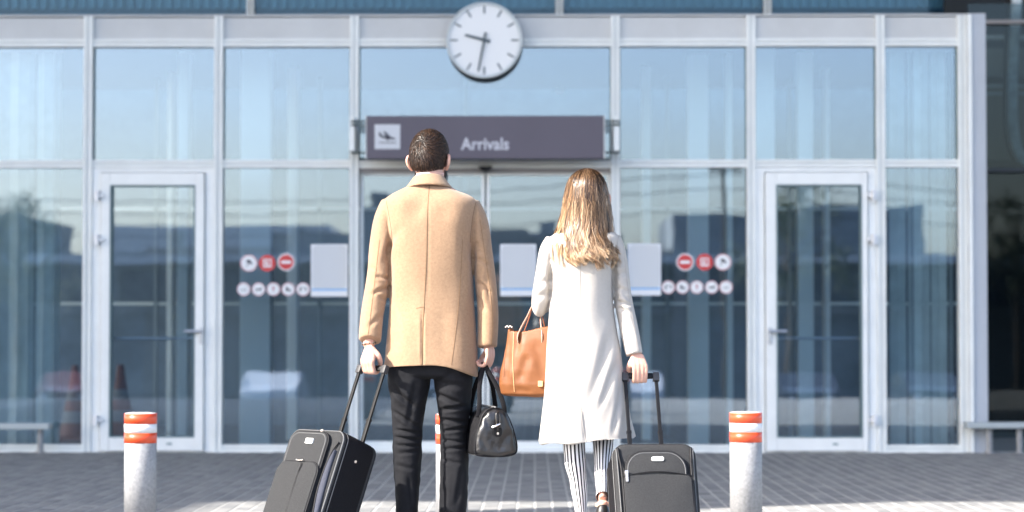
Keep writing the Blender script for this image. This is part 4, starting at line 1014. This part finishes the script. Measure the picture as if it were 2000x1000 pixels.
# side vent opening at the lower right: the back panel swings out past the front
h = snoise(co, (7,7,1.3), 13)*.017*(.45+k) + snoise(co, (12,12,6), 19)*.0028
def W_(a, b, dy=-.11): p = at(a, b, YW); return (p.x, YW+dy, p.z)
for a, b, wd, dp in [((1075,520),(1077,600),.011,.016),((1080,510),(1056,500),.014,.006),((1048,560),(1072,545),.012,.009),((1042,585),(1070,572),.012,.010),
    ((1196,500),(1203,600),.011,.016),((1200,540),(1226,530),.012,.009),((1200,560),(1230,572),.009,.010),((1202,588),(1236,596),.007,.015),((1206,600),(1228,612),.007,.011),((1214,570),(1232,590),.008,.009),((1222,630),(1236,670),.010,.007),
    ((1196,640),(1150,790),.020,.012),((1206,700),(1168,800),.014,.010),((1218,740),(1196,850),.012,.009),((1085,620),(1096,760),.022,.008),((1132,500),(1131,850),.006,.0025),((1100,560),(1085,850),.045,.007),((1170,560),(1200,850),.035,.010),((1138,800),(1144,862),.010,.009),((1214,700),(1226,860),.022,.010),((1110,700),(1104,860),.03,.005)]:
    h = h + crease(co, W_(*a), W_(*b), wd*1.1, dp*.65, .4)
setco(cm, co + no*h[:,None]); coat_o = link('coat', cm, M['cream'], wom, smooth=True)
bv = bvh_of(cm)
seam_obj(bv, [(1132,515),(1132,600),(1132,700),(1133,790)], YW, .0008, M['cream_seam'], coat_o)
seam_obj(bv, [(1133,790),(1137,830),(1143,860)], YW, .0013, M['cream_seam'], coat_o, 'vent')
seam_obj(bv, [(1073,460),(1077,490),(1079,520)], YW, .0008, M['cream_seam'], coat_o)
seam_obj(bv, [(1208,458),(1202,490),(1197,525)], YW, .0008, M['cream_seam'], coat_o)
seam_obj(bv, [(1218,500),(1226,570),(1236,630),(1246,690)], YW, .0007, M['cream_seam'], coat_o)
# striped trousers: one loft a leg, with stripes laid round it
def striped(legs):
    V, F_, UV = [], [], []; N = 48
    for lg in legs:
        c = [pl_(a, b, YW, d, r, rv) for a, b, r, d, rv in lg]; rg = limb_rings(c, 6, N, UX, 2.05); n0 = len(V)
        for r_ in rg:
            for p in r_:
                q_ = p + (p - sum(r_, Vector())/N).normalized()*(.0045*noise.noise(Vector((p.x*14, p.y*14, p.z*16)))); V.append(q_)
        for k in range(len(rg)-1):
            for i in range(N):
                F_.append((n0+k*N+i, n0+k*N+(i+1)%N, n0+(k+1)*N+(i+1)%N, n0+(k+1)*N+i)); UV.append([(i/N,k/50),((i+1)/N,k/50),((i+1)/N,(k+1)/50),(i/N,(k+1)/50)])
    me = bpy.data.meshes.new('trousers'); me.from_pydata([tuple(v) for v in V], [], F_); ul = me.uv_layers.new(name='UVMap')
    ul.data.foreach_set('uv', [x for f in UV for c in f for x in c]); return me
legL2 = [(a, b, r+1.2, d, rv+.004) for a, b, r, d, rv in legL[:-1]]; legR2 = [(a, b, r+1.2, d, rv+.004) for a, b, r, d, rv in legR[:-1]] + [(1175, 967, 12, -.13, .038)]
link('trousers', striped([legL2, legR2]), M['stripe'], wom, smooth=True)
# shoes with ankle straps
def heel_shoe(base, foot_pts, heel_top, heel_bot, tassel=True):
    t = MB(); t.loft(limb_rings([(*p, a, b_) for p, a, b_ in foot_pts], 4, 20)); me = remesh(t, .003, 2, .5); o = link('shoe', me, M['shoe'], wom, smooth=True)
    MB().cyl(heel_top, heel_bot, .022, .016, 16).make('heel', M['black'], o)
    b = MB(); c = Vector(base); b.loft([ring(c+Vector((0,0,dz)), UX, UY, r_, r_*1.15, 2, 28) for dz, r_ in ((-.007,.0245),(-.007,.0285),(.007,.0275),(.007,.0235))], cap=False, closed=True); b.make('ankle_strap', M['strap_light'], o)
    s = MB()
    for k_ in range(9):
        a = random.uniform(0, 6.28); bmesh.ops.create_icosphere(s.b, subdivisions=1, radius=random.uniform(.003,.006), matrix=Matrix.Translation(c+Vector((.027*math.cos(a), .031*math.sin(a), random.uniform(-.006,.010)))))
    s.make('ankle_trim', M['strap_light'], o, kind='stuff')
heel_shoe((fa.x, YW-.137, fa.z-.012), [((fa.x, YW-.143, fa.z-.014), .020, .028), ((fa.x, YW-.148, fa.z-.04), .031, .037), ((fa.x, YW-.145, fa.z-.07), .033, .036), ((fa.x, YW-.11, fa.z-.115), .034, .026), ((fa.x, YW-.05, .06), .038, .018), ((fa.x, YW+.0, .022), .040, .013), ((fa.x, YW+.06, .016), .034, .010)],
          (fa.x, YW-.16, fa.z-.08), (fa.x, YW-.185, fa.z-.15))
heel_shoe((fb.x, YW+.03, fb.z+.02), [((fb.x, YW+.0, .06), .028, .030), ((fb.x, YW+.05, .045), .031, .026), ((fb.x, YW+.14, .025), .036, .016), ((fb.x, YW+.22, .018), .034, .012)], (fb.x, YW+.0, .05), (fb.x, YW-.005, .0))
# long hair
hr = interp_rows([(328.5,1144,1148,.004,-.0),(331,1134,1159,.030,.0),(337,1123,1169,.062,.0),(348,1113,1178,.088,.0),(362,1107,1184,.102,.0),(385,1102,1189,.110,.0),(410,1098,1193,.112,.002),(435,1092,1196,.110,.0),(455,1086,1197,.114,-.006),(480,1082,1203,.126,-.014),(505,1086,1203,.132,-.014),(524,1096,1200,.128,-.010)], 4)
ra = np.array(hr)
def hsurf(theta, py, g=1.0):
    i = np.clip(np.interp(py, ra[:,0], np.arange(len(ra))), 0, len(ra)-1); f = [np.interp(i, np.arange(len(ra)), ra[:,j]) for j in range(5)]
    a, b = at(f[1], py, YW), at(f[2], py, YW); cx_ = (a.x+b.x)/2; rx = (b.x-a.x)/2*g; ry = f[3]*g
    return Vector((cx_+rx*math.cos(theta), YW+f[4]+ry*math.sin(theta), a.z)), Vector((math.cos(theta)/max(rx,.01), math.sin(theta)/max(ry,.01), .0)).normalized()
base = MB(); N = 64; rr = []
for py in list(np.linspace(329.5, 350, 8)) + list(np.linspace(356, 500, 22)):
    rr.append([hsurf(2*math.pi*i/N, py, .93 - .03*abs(math.sin(9*2*math.pi*i/N)))[0] for i in range(N)])
# keep the face side open: pull front points back beside the face
for r_ in rr:
    for p in r_:
        if p.y > YW+.055: p.y = YW+.055
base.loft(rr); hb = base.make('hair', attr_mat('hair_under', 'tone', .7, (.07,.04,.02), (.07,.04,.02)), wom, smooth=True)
items = []; part_x = 1141; NL = 210
LK = [(R(165)+R(210)*((i*.618034)%1), rng.uniform(0,6.28), rng.uniform(.7,1.5), rng.uniform(-.16,.16), rng.uniform(-10,7), rng.uniform(0,1)**.6) for i in range(NL)]
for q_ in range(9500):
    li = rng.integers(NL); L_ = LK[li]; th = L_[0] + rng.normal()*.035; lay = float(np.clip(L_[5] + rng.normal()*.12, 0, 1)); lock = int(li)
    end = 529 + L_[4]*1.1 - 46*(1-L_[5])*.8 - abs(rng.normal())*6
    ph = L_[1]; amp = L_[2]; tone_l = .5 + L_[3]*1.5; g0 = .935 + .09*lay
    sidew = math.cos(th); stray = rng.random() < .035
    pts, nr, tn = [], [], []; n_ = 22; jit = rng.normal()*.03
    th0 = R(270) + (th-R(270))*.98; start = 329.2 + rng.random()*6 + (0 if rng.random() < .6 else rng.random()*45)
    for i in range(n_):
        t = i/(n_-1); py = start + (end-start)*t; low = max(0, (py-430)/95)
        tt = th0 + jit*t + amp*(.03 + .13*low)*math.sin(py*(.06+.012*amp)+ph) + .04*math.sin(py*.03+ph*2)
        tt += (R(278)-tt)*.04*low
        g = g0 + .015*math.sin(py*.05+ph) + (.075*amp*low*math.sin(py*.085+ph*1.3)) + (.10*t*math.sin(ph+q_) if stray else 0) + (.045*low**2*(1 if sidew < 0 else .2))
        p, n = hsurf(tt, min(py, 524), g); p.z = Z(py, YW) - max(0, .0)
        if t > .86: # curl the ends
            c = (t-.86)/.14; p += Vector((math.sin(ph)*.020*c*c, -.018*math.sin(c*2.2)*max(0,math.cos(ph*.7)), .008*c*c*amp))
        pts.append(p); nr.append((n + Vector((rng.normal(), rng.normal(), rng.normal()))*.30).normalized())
        tn.append(float(np.clip(.02 + .62*t**.9 + (tone_l-.5)*1.2 + jit*7 - (.10 if th0 > R(300) else 0), 0, 1)))  # strands on the right toned darker, painting in their shaded side
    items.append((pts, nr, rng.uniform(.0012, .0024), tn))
for q_ in range(420):      # locks spilling over the left shoulder
    th = rng.uniform(R(176), R(222)); lock = int(th*14); pts, nr, tn = [], [], []; s0 = rng.uniform(345, 400); e0 = rng.uniform(495, 532)
    for i in range(20):
        t = i/19; py = s0+(e0-s0)*t; p, n = hsurf(th, min(524, py), 1.0); p.z = Z(py, YW); low = max(0, (py-440)/90)
        p.x -= .022*low*(1 + .5*math.sin(lock*2.1)) + .004*math.sin(py*.07+lock); p.y -= .030*low; pts.append(p); nr.append((n+Vector((rng.normal(),rng.normal(),rng.normal()))*.3).normalized()); tn.append(float(np.clip(.3+.5*t+rng.normal()*.1,0,1)))
    items.append((pts, nr, rng.uniform(.0009,.0016), tn))
for q_ in range(200):      # flyaway hairs on the crown and the outline
    th = rng.uniform(R(150), R(390)); pts, nr, tn = [], [], []; s0 = rng.uniform(331, 420); ln = rng.uniform(15, 70); o_ = rng.uniform(.02,.12)
    for i in range(8):
        t = i/7; p, n = hsurf(th + .3*t*math.sin(q_), min(524, s0+ln*t), 1.0 + o_*math.sin(t*2.6)); p.z += .010*math.sin(t*3)*(1 if s0 < 345 else .2); pts.append(p); nr.append(n); tn.append(.55)
    items.append((pts, nr, .0007, tn))
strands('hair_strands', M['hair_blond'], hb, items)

# ================================================================== SUITCASES
def rrect(w_, h_, r_, k=6):
    out = []
    for cx_, cz_, a0 in ((w_/2-r_, h_/2-r_, 0), (-w_/2+r_, h_/2-r_, 90), (-w_/2+r_, -h_/2+r_, 180), (w_/2-r_, -h_/2+r_, 270)):
        for i in range(k+1): a = R(a0+90*i/k); out.append((cx_+r_*math.cos(a), cz_+r_*math.sin(a)))
    return out
def panel(M4, w_, h_, r_, cx_, cz_, y0, y1, puff=.0, material='case_fabric', name='pocket', parent=None, arch=0):
    P = rrect(w_, h_, r_, 8); mb = MB(); rings_ = []
    for f, y in ((1,y0), (1,y1+.004), (.985,y1+.001), (.95,y1), (.6,y1-puff*.8), (.25,y1-puff), (.02, y1-puff)):
        rings_.append([M4 @ Vector((cx_+a*f, y, cz_+b*f + (arch*(1-(a/(w_/2))**2) if b > 0 else 0))) for a, b in P])
    mb.loft(rings_); return mb.make(name, M[material], parent, smooth=False) if False else _sm(mb.make(name, M[material], parent))
def _sm(o, ang=35):
    o.data.polygons.foreach_set('use_smooth', [True]*len(o.data.polygons))
    try: o.data.set_sharp_from_angle(angle=R(ang))
    except Exception: pass
    return o
def piping_loop(M4, w_, h_, r_, cx_, cz_, y, rad, parent, material='piping', name='piping', arch=0, zmin=None, mo=0):
    P = [M4 @ Vector((cx_+a, y, cz_+b + (arch*(1-(a/(w_/2))**2) if b > 0 else 0))) for a, b in rrect(w_, h_, r_, 6)]
    n = len(P); rings_ = []
    for i, p in enumerate(P):
        t = (P[(i+1)%n]-P[i-1]).normalized(); u = (M4.to_3x3() @ UY).normalized(); v = t.cross(u); rings_.append(ring(p, u, v, rad, rad, 2, 8))
    mb = MB(); mb.loft(rings_, closed=True); return mb.make(name, M[material], parent, smooth=True)
def line_tube(M4, pts, rad, material, parent, name='seam', k=5):
    mb = MB(); tube_mb(mb, [tuple(M4 @ Vector(p)) for p in pts], rad, k, 8); return mb.make(name, M[material], parent, smooth=True)

def suitcase(M4, t, w_, d_, h_, rod_x, rod_L, style):
    P = rrect(w_, h_, .045, 8); f0 = -d_/2
    mb = MB(); prof = [(.90,f0),(.955,f0+.001),(.988,f0+.006),(1,f0+.018),(1.006,0),(1,-f0-.018),(.985,-f0-.004),(.93,-f0),(.1,-f0)]
    rg = [[M4 @ Vector((a*.02, f0-.001, h_/2+.05+b*.02)) for a, b in P]] + [[M4 @ Vector((a*f, y, h_/2+.05+b*f)) for a, b in P] for f, y in prof]
    mb.loft(rg); shell = _sm(mb.make('shell', M['case_fabric'] if style != 'man' else M['case_fabric'], t), 50)
    cz = h_/2+.05
    # darker side band
    sb = MB(); rg = [[M4 @ Vector((a*f, y, cz+b*f)) for a, b in P] for f, y in ((1.001,f0+.022),(1.010,f0+.026),(1.014,0),(1.010,-f0-.026),(1.001,-f0-.022))]
    sb.loft(rg, cap=False); _sm(sb.make('side_band', M['case_dark'], t), 50)
    piping_loop(M4, w_*.985, h_*.99, .045, 0, cz, f0+.010, .0042, t, 'piping' if style != 'man' else 'piping_grey'); piping_loop(M4, w_*.99, h_*.99, .045, 0, cz, -f0-.010, .004, t)
    piping_loop(M4, w_*1.01, h_*1.005, .045, 0, cz, f0+.030, .0022, t, 'piping_grey', 'zip_track')
    if style == 'woman':
        # upper arched pocket, large lower pocket, side gussets
        panel(M4, .235, .20, .07, .0, cz+h_/2-.145, f0, f0-.020, .006, 'case_fabric', 'upper_pocket', t, arch=.006)
        piping_loop(M4, .238, .203, .07, .0, cz+h_/2-.145, f0-.012, .0036, t, 'piping', arch=.006)
        piping_loop(M4, .222, .187, .063, .0, cz+h_/2-.145, f0-.020, .0018, t, 'piping_grey', 'zip_track', arch=.006)
        panel(M4, .262, .33, .02, .0, cz+h_/2-.305, f0, f0-.028, .008, 'case_fabric', 'lower_pocket', t, arch=.014)
        line_tube(M4, [(-.131,f0-.026,cz+h_/2-.142),(-.06,f0-.030,cz+h_/2-.131),(.0,f0-.031,cz+h_/2-.127),(.06,f0-.030,cz+h_/2-.131),(.131,f0-.026,cz+h_/2-.142)], .0024, 'piping', t, 'piping')
        for s in (-1, 1):
            line_tube(M4, [(s*.142,f0-.004,cz+h_/2-.02),(s*.139,f0-.006,cz+h_/2-.06),(s*.134,f0-.018,cz+h_/2-.14),(s*.133,f0-.024,cz-.20)], .0045, 'piping', t, 'piping')
            line_tube(M4, [(s*.150,f0-.002,cz+h_/2-.025),(s*.147,f0-.004,cz+h_/2-.07),(s*.143,f0-.004,cz-.20)], .0026, 'piping_grey', t, 'zip_track')
        mb = MB(); mb.loft([[M4 @ Vector((.005+a, y, cz+h_/2-.074+b)) for a, b in rrect(.048,.017,.0075,5)] for y in (f0-.022, f0-.030)]); mb.make('badge', M['plate'], t)
        mb = MB(); mb.loft([[M4 @ Vector((-.119+a, y, cz+h_/2-.150+b)) for a, b in rrect(.010,.034,.003,3)] for y in (f0-.026, f0-.034)]); mb.make('zip_pull', M['zip_metal'], t)
        mb = MB(); mb.loft([[M4 @ Vector((-.119+a, y, cz+h_/2-.128+b)) for a, b in rrect(.013,.014,.003,3)] for y in (f0-.020, f0-.032)]); mb.make('zip_slider', M['zip_metal'], t)
    else:
        panel(M4, .225, .19, .045, -.012, cz+h_/2-.112, f0, f0-.022, .007, 'case_fabric', 'upper_pocket', t)
        piping_loop(M4, .228, .193, .045, -.012, cz+h_/2-.112, f0-.014, .0034, t, 'piping'); piping_loop(M4, .210, .175, .04, -.012, cz+h_/2-.112, f0-.022, .0016, t, 'piping_grey', 'zip_track')
        panel(M4, .245, .27, .045, -.014, cz+h_/2-.285, f0, f0-.034, .009, 'case_fabric', 'lower_pocket', t, arch=.004)
        piping_loop(M4, .247, .272, .045, -.014, cz+h_/2-.285, f0-.026, .0032, t, 'piping', arch=.004)
        for dx in (-.003, .003): line_tube(M4, [(.012+dx,f0-.038,cz+h_/2-.155),(.012+dx,f0-.043,cz+h_/2-.25),(.012+dx,f0-.040,cz+h_/2-.40)], .0013, 'piping', t, 'stitching')
        # curved bluish gusset on the right of the front
        mb = MB(); 
        pts = [(.150,-.085,.003),(.141,-.12,.010),(.136,-.17,.014),(.136,-.24,.017),(.143,-.31,.014),(.151,-.36,.009),(.153,-.40,.004)]
        mb.loft(limb_rings([(*(M4 @ Vector((a, f0-.004, cz+h_/2+b))), c, .010) for a, b, c in pts], 5, 14, (M4.to_3x3() @ UX))); mb.make('side_gusset', M['case_blue'], t, smooth=True)
        line_tube(M4, [(.153,f0-.005,cz+h_/2-.05),(.134,f0-.008,cz+h_/2-.09),(.122,f0-.010,cz+h_/2-.17),(.120,f0-.010,cz+h_/2-.25),(.130,f0-.008,cz+h_/2-.33),(.152,f0-.006,cz+h_/2-.42)], .0036, 'piping', t, 'piping')
        mb = MB(); mb.loft([[M4 @ Vector((.008+a, y, cz+h_/2-.060+b)) for a, b in rrect(.044,.022,.004,3)] for y in (f0-.028, f0-.034)]); mb.make('badge', M['plate'], t)
        line_tube(M4, [(-.03,f0-.036,cz+h_/2-.142),(-.01,f0-.040,cz+h_/2-.146),(.014,f0-.040,cz+h_/2-.143)], .0030, 'zip_metal', t, 'zip_pull')
        mb = MB(); mb.loft([[M4 @ Vector((.055+a, y, cz+h_/2-.012+b)) for a, b in rrect(.014,.009,.003,3)] for y in (f0-.018, f0-.026)]); mb.make('zip_slider', M['zip_metal'], t)
        mb = MB(); mb.cyl(M4 @ Vector((w_/2+.002, -.005, cz+.155)), M4 @ Vector((w_/2+.006, -.005, cz+.155)), .0055, n=16); mb.make('rivet', M['zip_metal'], t)
    # trolley handle on the back: sockets, rods in two stages, grip
    hd = MB(); yb = -f0-.022; zt = h_+.05
    for s in (-1, 1):
        MB().box(s*rod_x-.012, s*rod_x+.012, yb-.010, yb+.010, zt-.02, zt+.010, M4).make('rod_socket', M['black'], t)
        MB().box(s*rod_x-.0085, s*rod_x+.0085, yb-.006, yb+.006, zt, zt+rod_L*.33, M4, bev=.002).make('rod', M['black'], t)
        o = MB().box(s*rod_x-.0068, s*rod_x+.0068, yb-.0048, yb+.0048, zt+rod_L*.33, zt+rod_L, M4, bev=.0015).make('rod', M['black'], t)
        MB().box(s*rod_x-.0098, s*rod_x+.0098, yb-.0072, yb+.0072, zt+rod_L*.31, zt+rod_L*.345, M4, bev=.002).make('rod_collar', M['black'], t)
        g = MB(); g.box(s*rod_x-.013, s*rod_x+.013, yb-.012, yb+.012, zt+rod_L-.024, zt+rod_L+.012, M4, bev=.005); _sm(g.make('grip_corner', M['piping_grey'] if False else mat('grip_grey', (.035,.035,.038), .5) if 'grip_grey' not in bpy.data.materials else bpy.data.materials['grip_grey'], t))
    g = MB(); g.box(-rod_x+.011, rod_x-.011, yb-.010, yb+.010, zt+rod_L-.012, zt+rod_L+.010, M4, bev=.007); _sm(g.make('grip', M['black'], t))
    line_tube(M4, [(-.05, yb-.03, zt-.002), (-.045, yb-.03, zt+.012), (.045, yb-.03, zt+.012), (.05, yb-.03, zt-.002)], .008, 'case_dark', t, 'top_handle')
    for s in (-1, 1):
        wv = MB(); a, b = M4 @ Vector((s*(w_/2-.045), -f0-.015, .028)), M4 @ Vector((s*(w_/2-.012), -f0-.015, .028)); wv.cyl(a, b, .030, n=24); wv.make('wheel', M['black'], t)
        MB().box(s*(w_/2-.03)-.02, s*(w_/2-.03)+.02, -f0-.05, -f0-.002, .035, .07, M4, bev=.004).make('wheel_housing', M['dark_metal'], t)
        MB().box(s*(w_/2-.05)-.012, s*(w_/2-.05)+.012, f0+.01, f0+.05, .0, .052, M4, bev=.004).make('foot', M['black'], t)
    return M4 @ Vector((0, yb, zt+rod_L))

def place_case(yaw, tilt, local_pt, px, py, Y):
    Rm = Matrix.Rotation(yaw, 4, 'Z') @ Matrix.Rotation(-tilt, 4, 'X')
    p = at(px, py, Y); return Matrix.Translation(p - (Rm @ Vector(local_pt))) @ Rm
w1, d1, h1 = .325, .20, .50
M1 = place_case(R(-44), R(22.5), (w1/2, -d1/2, h1+.05), 674, 841, 9.50)
g1 = M1 @ Vector((0, d1/2-.022, h1+.05+.335))
tc = thing('suitcase', 'dark grey suitcase leaning beside the man with a small white badge on its upper pocket', 'suitcase', (M1 @ Vector((0,0,0))).to_tuple()[:2] + (0,), 'wheeled suitcases being pulled')
gp = suitcase(M1, tc, w1, d1, h1, .075, .335, 'man'); print('GRIP1', proj(gp), gp, 'want', proj(GRIP_M), GRIP_M, 'base z', (M1 @ Vector((0,d1/2-.015,-.002))).z)
w2, d2, h2 = .316, .20, .47
M2 = place_case(R(7), R(24), (0, -d2/2, h2+.05), 1277, 866, YW-.355)
tc = thing('suitcase', 'black suitcase at the woman\'s right hand with an oval silver badge on its pocket', 'suitcase', (M2 @ Vector((0,0,0))).to_tuple()[:2] + (0,), 'wheeled suitcases being pulled')
gp2 = suitcase(M2, tc, w2, d2, h2, .062, .357, 'woman'); print('GRIP2', proj(gp2), gp2, 'want', proj(GRIP_W), GRIP_W, 'base z', (M2 @ Vector((0,d2/2-.015,-.002))).z)

# ================================================================== BLACK HOLDALL
bag = thing('holdall_bag', 'black leather holdall hanging by its straps from the man\'s right hand', 'bag', (BAG_M.x+.04, YM-.02, Z(890, 9.8)))
yw_ = R(-14); Y0 = 9.74; cxb = at(968, 845, Y0)
Mb = Matrix.Translation((cxb.x, Y0, Z(889, Y0))) @ Matrix.Rotation(R(12), 4, 'Z')
prof = [(-.083,.012),(-.076,.002),(-.05,-.004),(0,-.006),(.05,-.004),(.080,.004),(.089,.020),(.088,.05),(.078,.09),(.064,.13),(.048,.162),(.028,.182),(.0,.190),(-.028,.184),(-.048,.166),(-.062,.130),(-.074,.09),(-.082,.05)]
ps = spline([(a, b) for a, b in prof + [prof[0]]], 4)[:-1]
mb = MB(); rg = []
for y, f in ((-.002,.05),(-.006,.5),(-.004,.84),(.004,.95),(.018,1.0),(.06,1.015),(.16,1.03),(.26,1.02),(.34,1.0),(.356,.95),(.362,.5),(.362,.05)):
    rg.append([Mb @ Vector((a*f, y, .09+(b-.09)*f - .0)) for a, b in ps])
mb.loft(rg); me = remesh(mb, .0042, 2, .5); co, no = vn(me)
h = snoise(co, (13,13,13), 31)*.007 + snoise(co, (30,30,30), 8)*.002
def B_(a, b, dy=0): p = at(a, b, Y0); return (p.x, Y0+dy, p.z)
for a, b, wd, dp in [((940,838),(1008,834),.004,.003),((945,800),(955,838),.010,.008),((938,850),(952,880),.012,.010),((990,810),(1000,835),.012,.008),((960,860),(985,880),.016,.009),((995,845),(978,872),.014,.009),((935,835),(950,818),.012,.008),((1003,850),(1008,880),.010,.006)]:
    h = h + crease(co, B_(*a), B_(*b), wd*1.0, dp*.35, .5)
setco(me, co + no*h[:,None]); bgo = link('bag_body', me, M['black_leather'], bag, smooth=True)
bvb = bvh_of(me)
mb = MB(); 
for y in (.010,):
    P = [Mb @ Vector((a*1.0, y, .09+(b-.09)*1.0)) for a, b in ps]; n = len(P)
    mb.loft([ring(p, (Mb.to_3x3() @ UY), (P[(i+1)%n]-P[i-1]).normalized().cross(Mb.to_3x3() @ UY), .0035, .0035, 2, 8) for i, p in enumerate(P)], closed=True)
mb.make('piping', M['piping'], bag, smooth=True)
mb = MB(); tube_mb(mb, [tuple(Mb @ Vector((0, y, .193))) for y in (.0,.08,.18,.28,.36)], .004, 2, 8); mb.make('zip', M['piping_grey'], bag, smooth=True)
# end strap with ring and buckle plate
mb = MB(); mb.loft([[Mb @ Vector((.006+a, y, .095+b)) for a, b in rrect(.034,.040,.012,5)] for y in (-.004, -.016)]); mb.make('lock_plate', M['black'], bag)
line_tube(Mb, [(.006,-.018,.10),(.0,-.020,.135),(.0,-.016,.165),(.010,-.010,.172),(.016,-.014,.150),(.012,-.02,.112)], .0042, 'shoe', bag, 'end_loop')
line_tube(Mb, [(-.018,-.018,.112),(-.002,-.026,.120),(.014,-.024,.128)], .0045, 'chrome', bag, 'toggle')
mb = MB(); mb.loft([[Mb @ Vector((.006+a, y, .088+b)) for a, b in rrect(.008,.010,.003,3)] for y in (-.016, -.019)]); mb.make('rivet', M['zip_metal'], bag)
# two carrying straps meeting in the hand
def strap(xa, ya1, ya2, dx, material='case_dark'):
    a1, a2 = Mb @ Vector((xa, ya1, .150)), Mb @ Vector((xa, ya2, .150)); top = BAG_M + Vector((dx, 0, -.012))
    b1, b2 = Mb @ Vector((xa*.9, ya1, .205)), Mb @ Vector((xa*.9, ya2, .205))
    t1, t2 = top + Vector((0,-.022,-.008)), top + Vector((0,.022,-.008))
    ctl = [a1, b1, b1.lerp(t1,.5)+Vector((xa*.12,0,0)), t1, top+Vector((0,0,.004)), t2, b2.lerp(t2,.5)+Vector((xa*.12,0,0)), b2, a2]
    mb = MB(); mb.loft(limb_rings([(*p, .0095, .005) for p in ctl], 6, 12, UX, 5)); mb.make('carry_strap', M[material], bag, smooth=True)
strap(-.058, .075, .255, -.006); strap(.052, .075, .255, .004)

# ================================================================== TAN TOTE
tote = thing('tote_bag', 'tan leather tote bag hanging from the crook of the woman\'s left arm', 'bag', (X(1030,YW+.14), YW+.14, Z(775,YW+.14)))
Yt = YW+.06; Mt = Matrix.Translation((at(1052,775,Yt).x, Yt, Z(774,Yt))) @ Matrix.Rotation(R(-16), 4, 'Z') @ Matrix.Scale(.95, 4)
wt = .155; N = 56; rg = []
for z, w_, d_, e in ((.0,.130,.040,3),(.003,.150,.058,3.4),(.012,.160,.072,3.6),(.05,.164,.080,3.8),(.11,.160,.078,3.6),(.18,.152,.070,3.4),(.24,.145,.060,3.2),(.288,.140,.050,3.0),(.292,.138,.048,3),(.288,.134,.044,3),(.2,.138,.05,3),(.05,.14,.06,3)):
    rg.append([Mt @ p for p in ring((0,0,z), UX, UY, w_, d_, e, N)])
mb = MB(); mb.loft(rg); me = remesh(mb, .0040, 2, .5); co, no = vn(me)
loc = np.array([Mt.inverted() @ Vector(c) for c in co])
# pinch the gussets inwards and let the top edge dip
g_ = np.exp(-((np.abs(loc[:,0])-.150)/.02)**2)*np.exp(-(loc[:,1]/.028)**2)*np.clip(loc[:,2]/.25, 0, 1)
sgn = -np.sign(loc[:,0]); rot = np.array((Mt.to_3x3() @ UX)[:])
co = co + (sgn*g_*.035)[:,None]*rot
co[:,2] += np.clip((loc[:,2]-.22)/.07,0,1)*(.010*np.sin(loc[:,0]*24)-.006)
h = snoise(co, (9,9,6), 41)*.007 + snoise(co, (22,22,18), 8)*.0016
def TT(a, b): p = at(a, b, Yt); return (p.x, Yt-.06, p.z)
for a, b, wd, dp in [((1012,650),(1000,735),.018,.007),((1030,690),(1014,745),.02,.008),((1045,660),(1062,740),.022,.007),((1005,760),(1040,765),.014,.005),((996,650),(988,760),.012,.006)]:
    h = h + crease(co, TT(*a), TT(*b), wd*1.0, dp*.6, .5)
setco(me, co + no*h[:,None]); link('bag_body', me, M['tan_leather'], tote, smooth=True); bvt = bvh_of(me)
seam_obj(bvt, [(1004,646),(1002,700),(1003,735),(1005,765)], Yt, .0016, M['tan_edge'], tote, 'edge_piping')
seam_obj(bvt, [(989,648),(986,700),(984,735)], Yt, .0012, M['strap_brown'], tote, 'edge_piping')
elb = at(1052, 600, YW); e_z = Z(597, YW+.10)
def tstrap(x0, y0, side, m_):
    a1 = Mt @ Vector((x0-.052*1, y0, .26)); a2 = Mt @ Vector((x0+.052, y0, .26)); top = Vector((at(1049,597,YW+.10).x, YW+.11, Z(592,YW+.10)))
    ctl = [a1 + Vector((0,0,-.03)), a1, a1.lerp(top,.55)+Vector((-.006,0,.0)), top+Vector((-.018,0,-.012)), top+Vector((0,0,.004)), top+Vector((.02,0,-.012)), a2.lerp(top,.5)+Vector((.004,0,0)), a2, a2+Vector((0,0,-.03))]
    mb = MB(); mb.loft(limb_rings([(*p, .0022, .0095) for p in ctl], 6, 12, UX, 5)); mb.make('handle', M[m_], tote, smooth=True)
tstrap(-.022, -.056, -1, 'strap_light'); tstrap(-.03, .05, 1, 'strap_brown')
mb = MB(); c = Mt @ Vector((-.125, -.052, .292))
for k_ in range(5): bmesh.ops.create_icosphere(mb.b, subdivisions=1, radius=.0042, matrix=Matrix.Translation(c + Vector((-.004+.006*k_, 0, .004*(k_%2)))))
mb.make('zip_charm', M['zip_metal'], tote, kind='stuff')
mb = MB(); mb.loft([[Mt @ Vector((.032+a, y, .055+b)) for a, b in rrect(.020,.024,.003,3)] for y in (-.078, -.088)]); mb.make('brass_label', M['tan_edge'], tote)
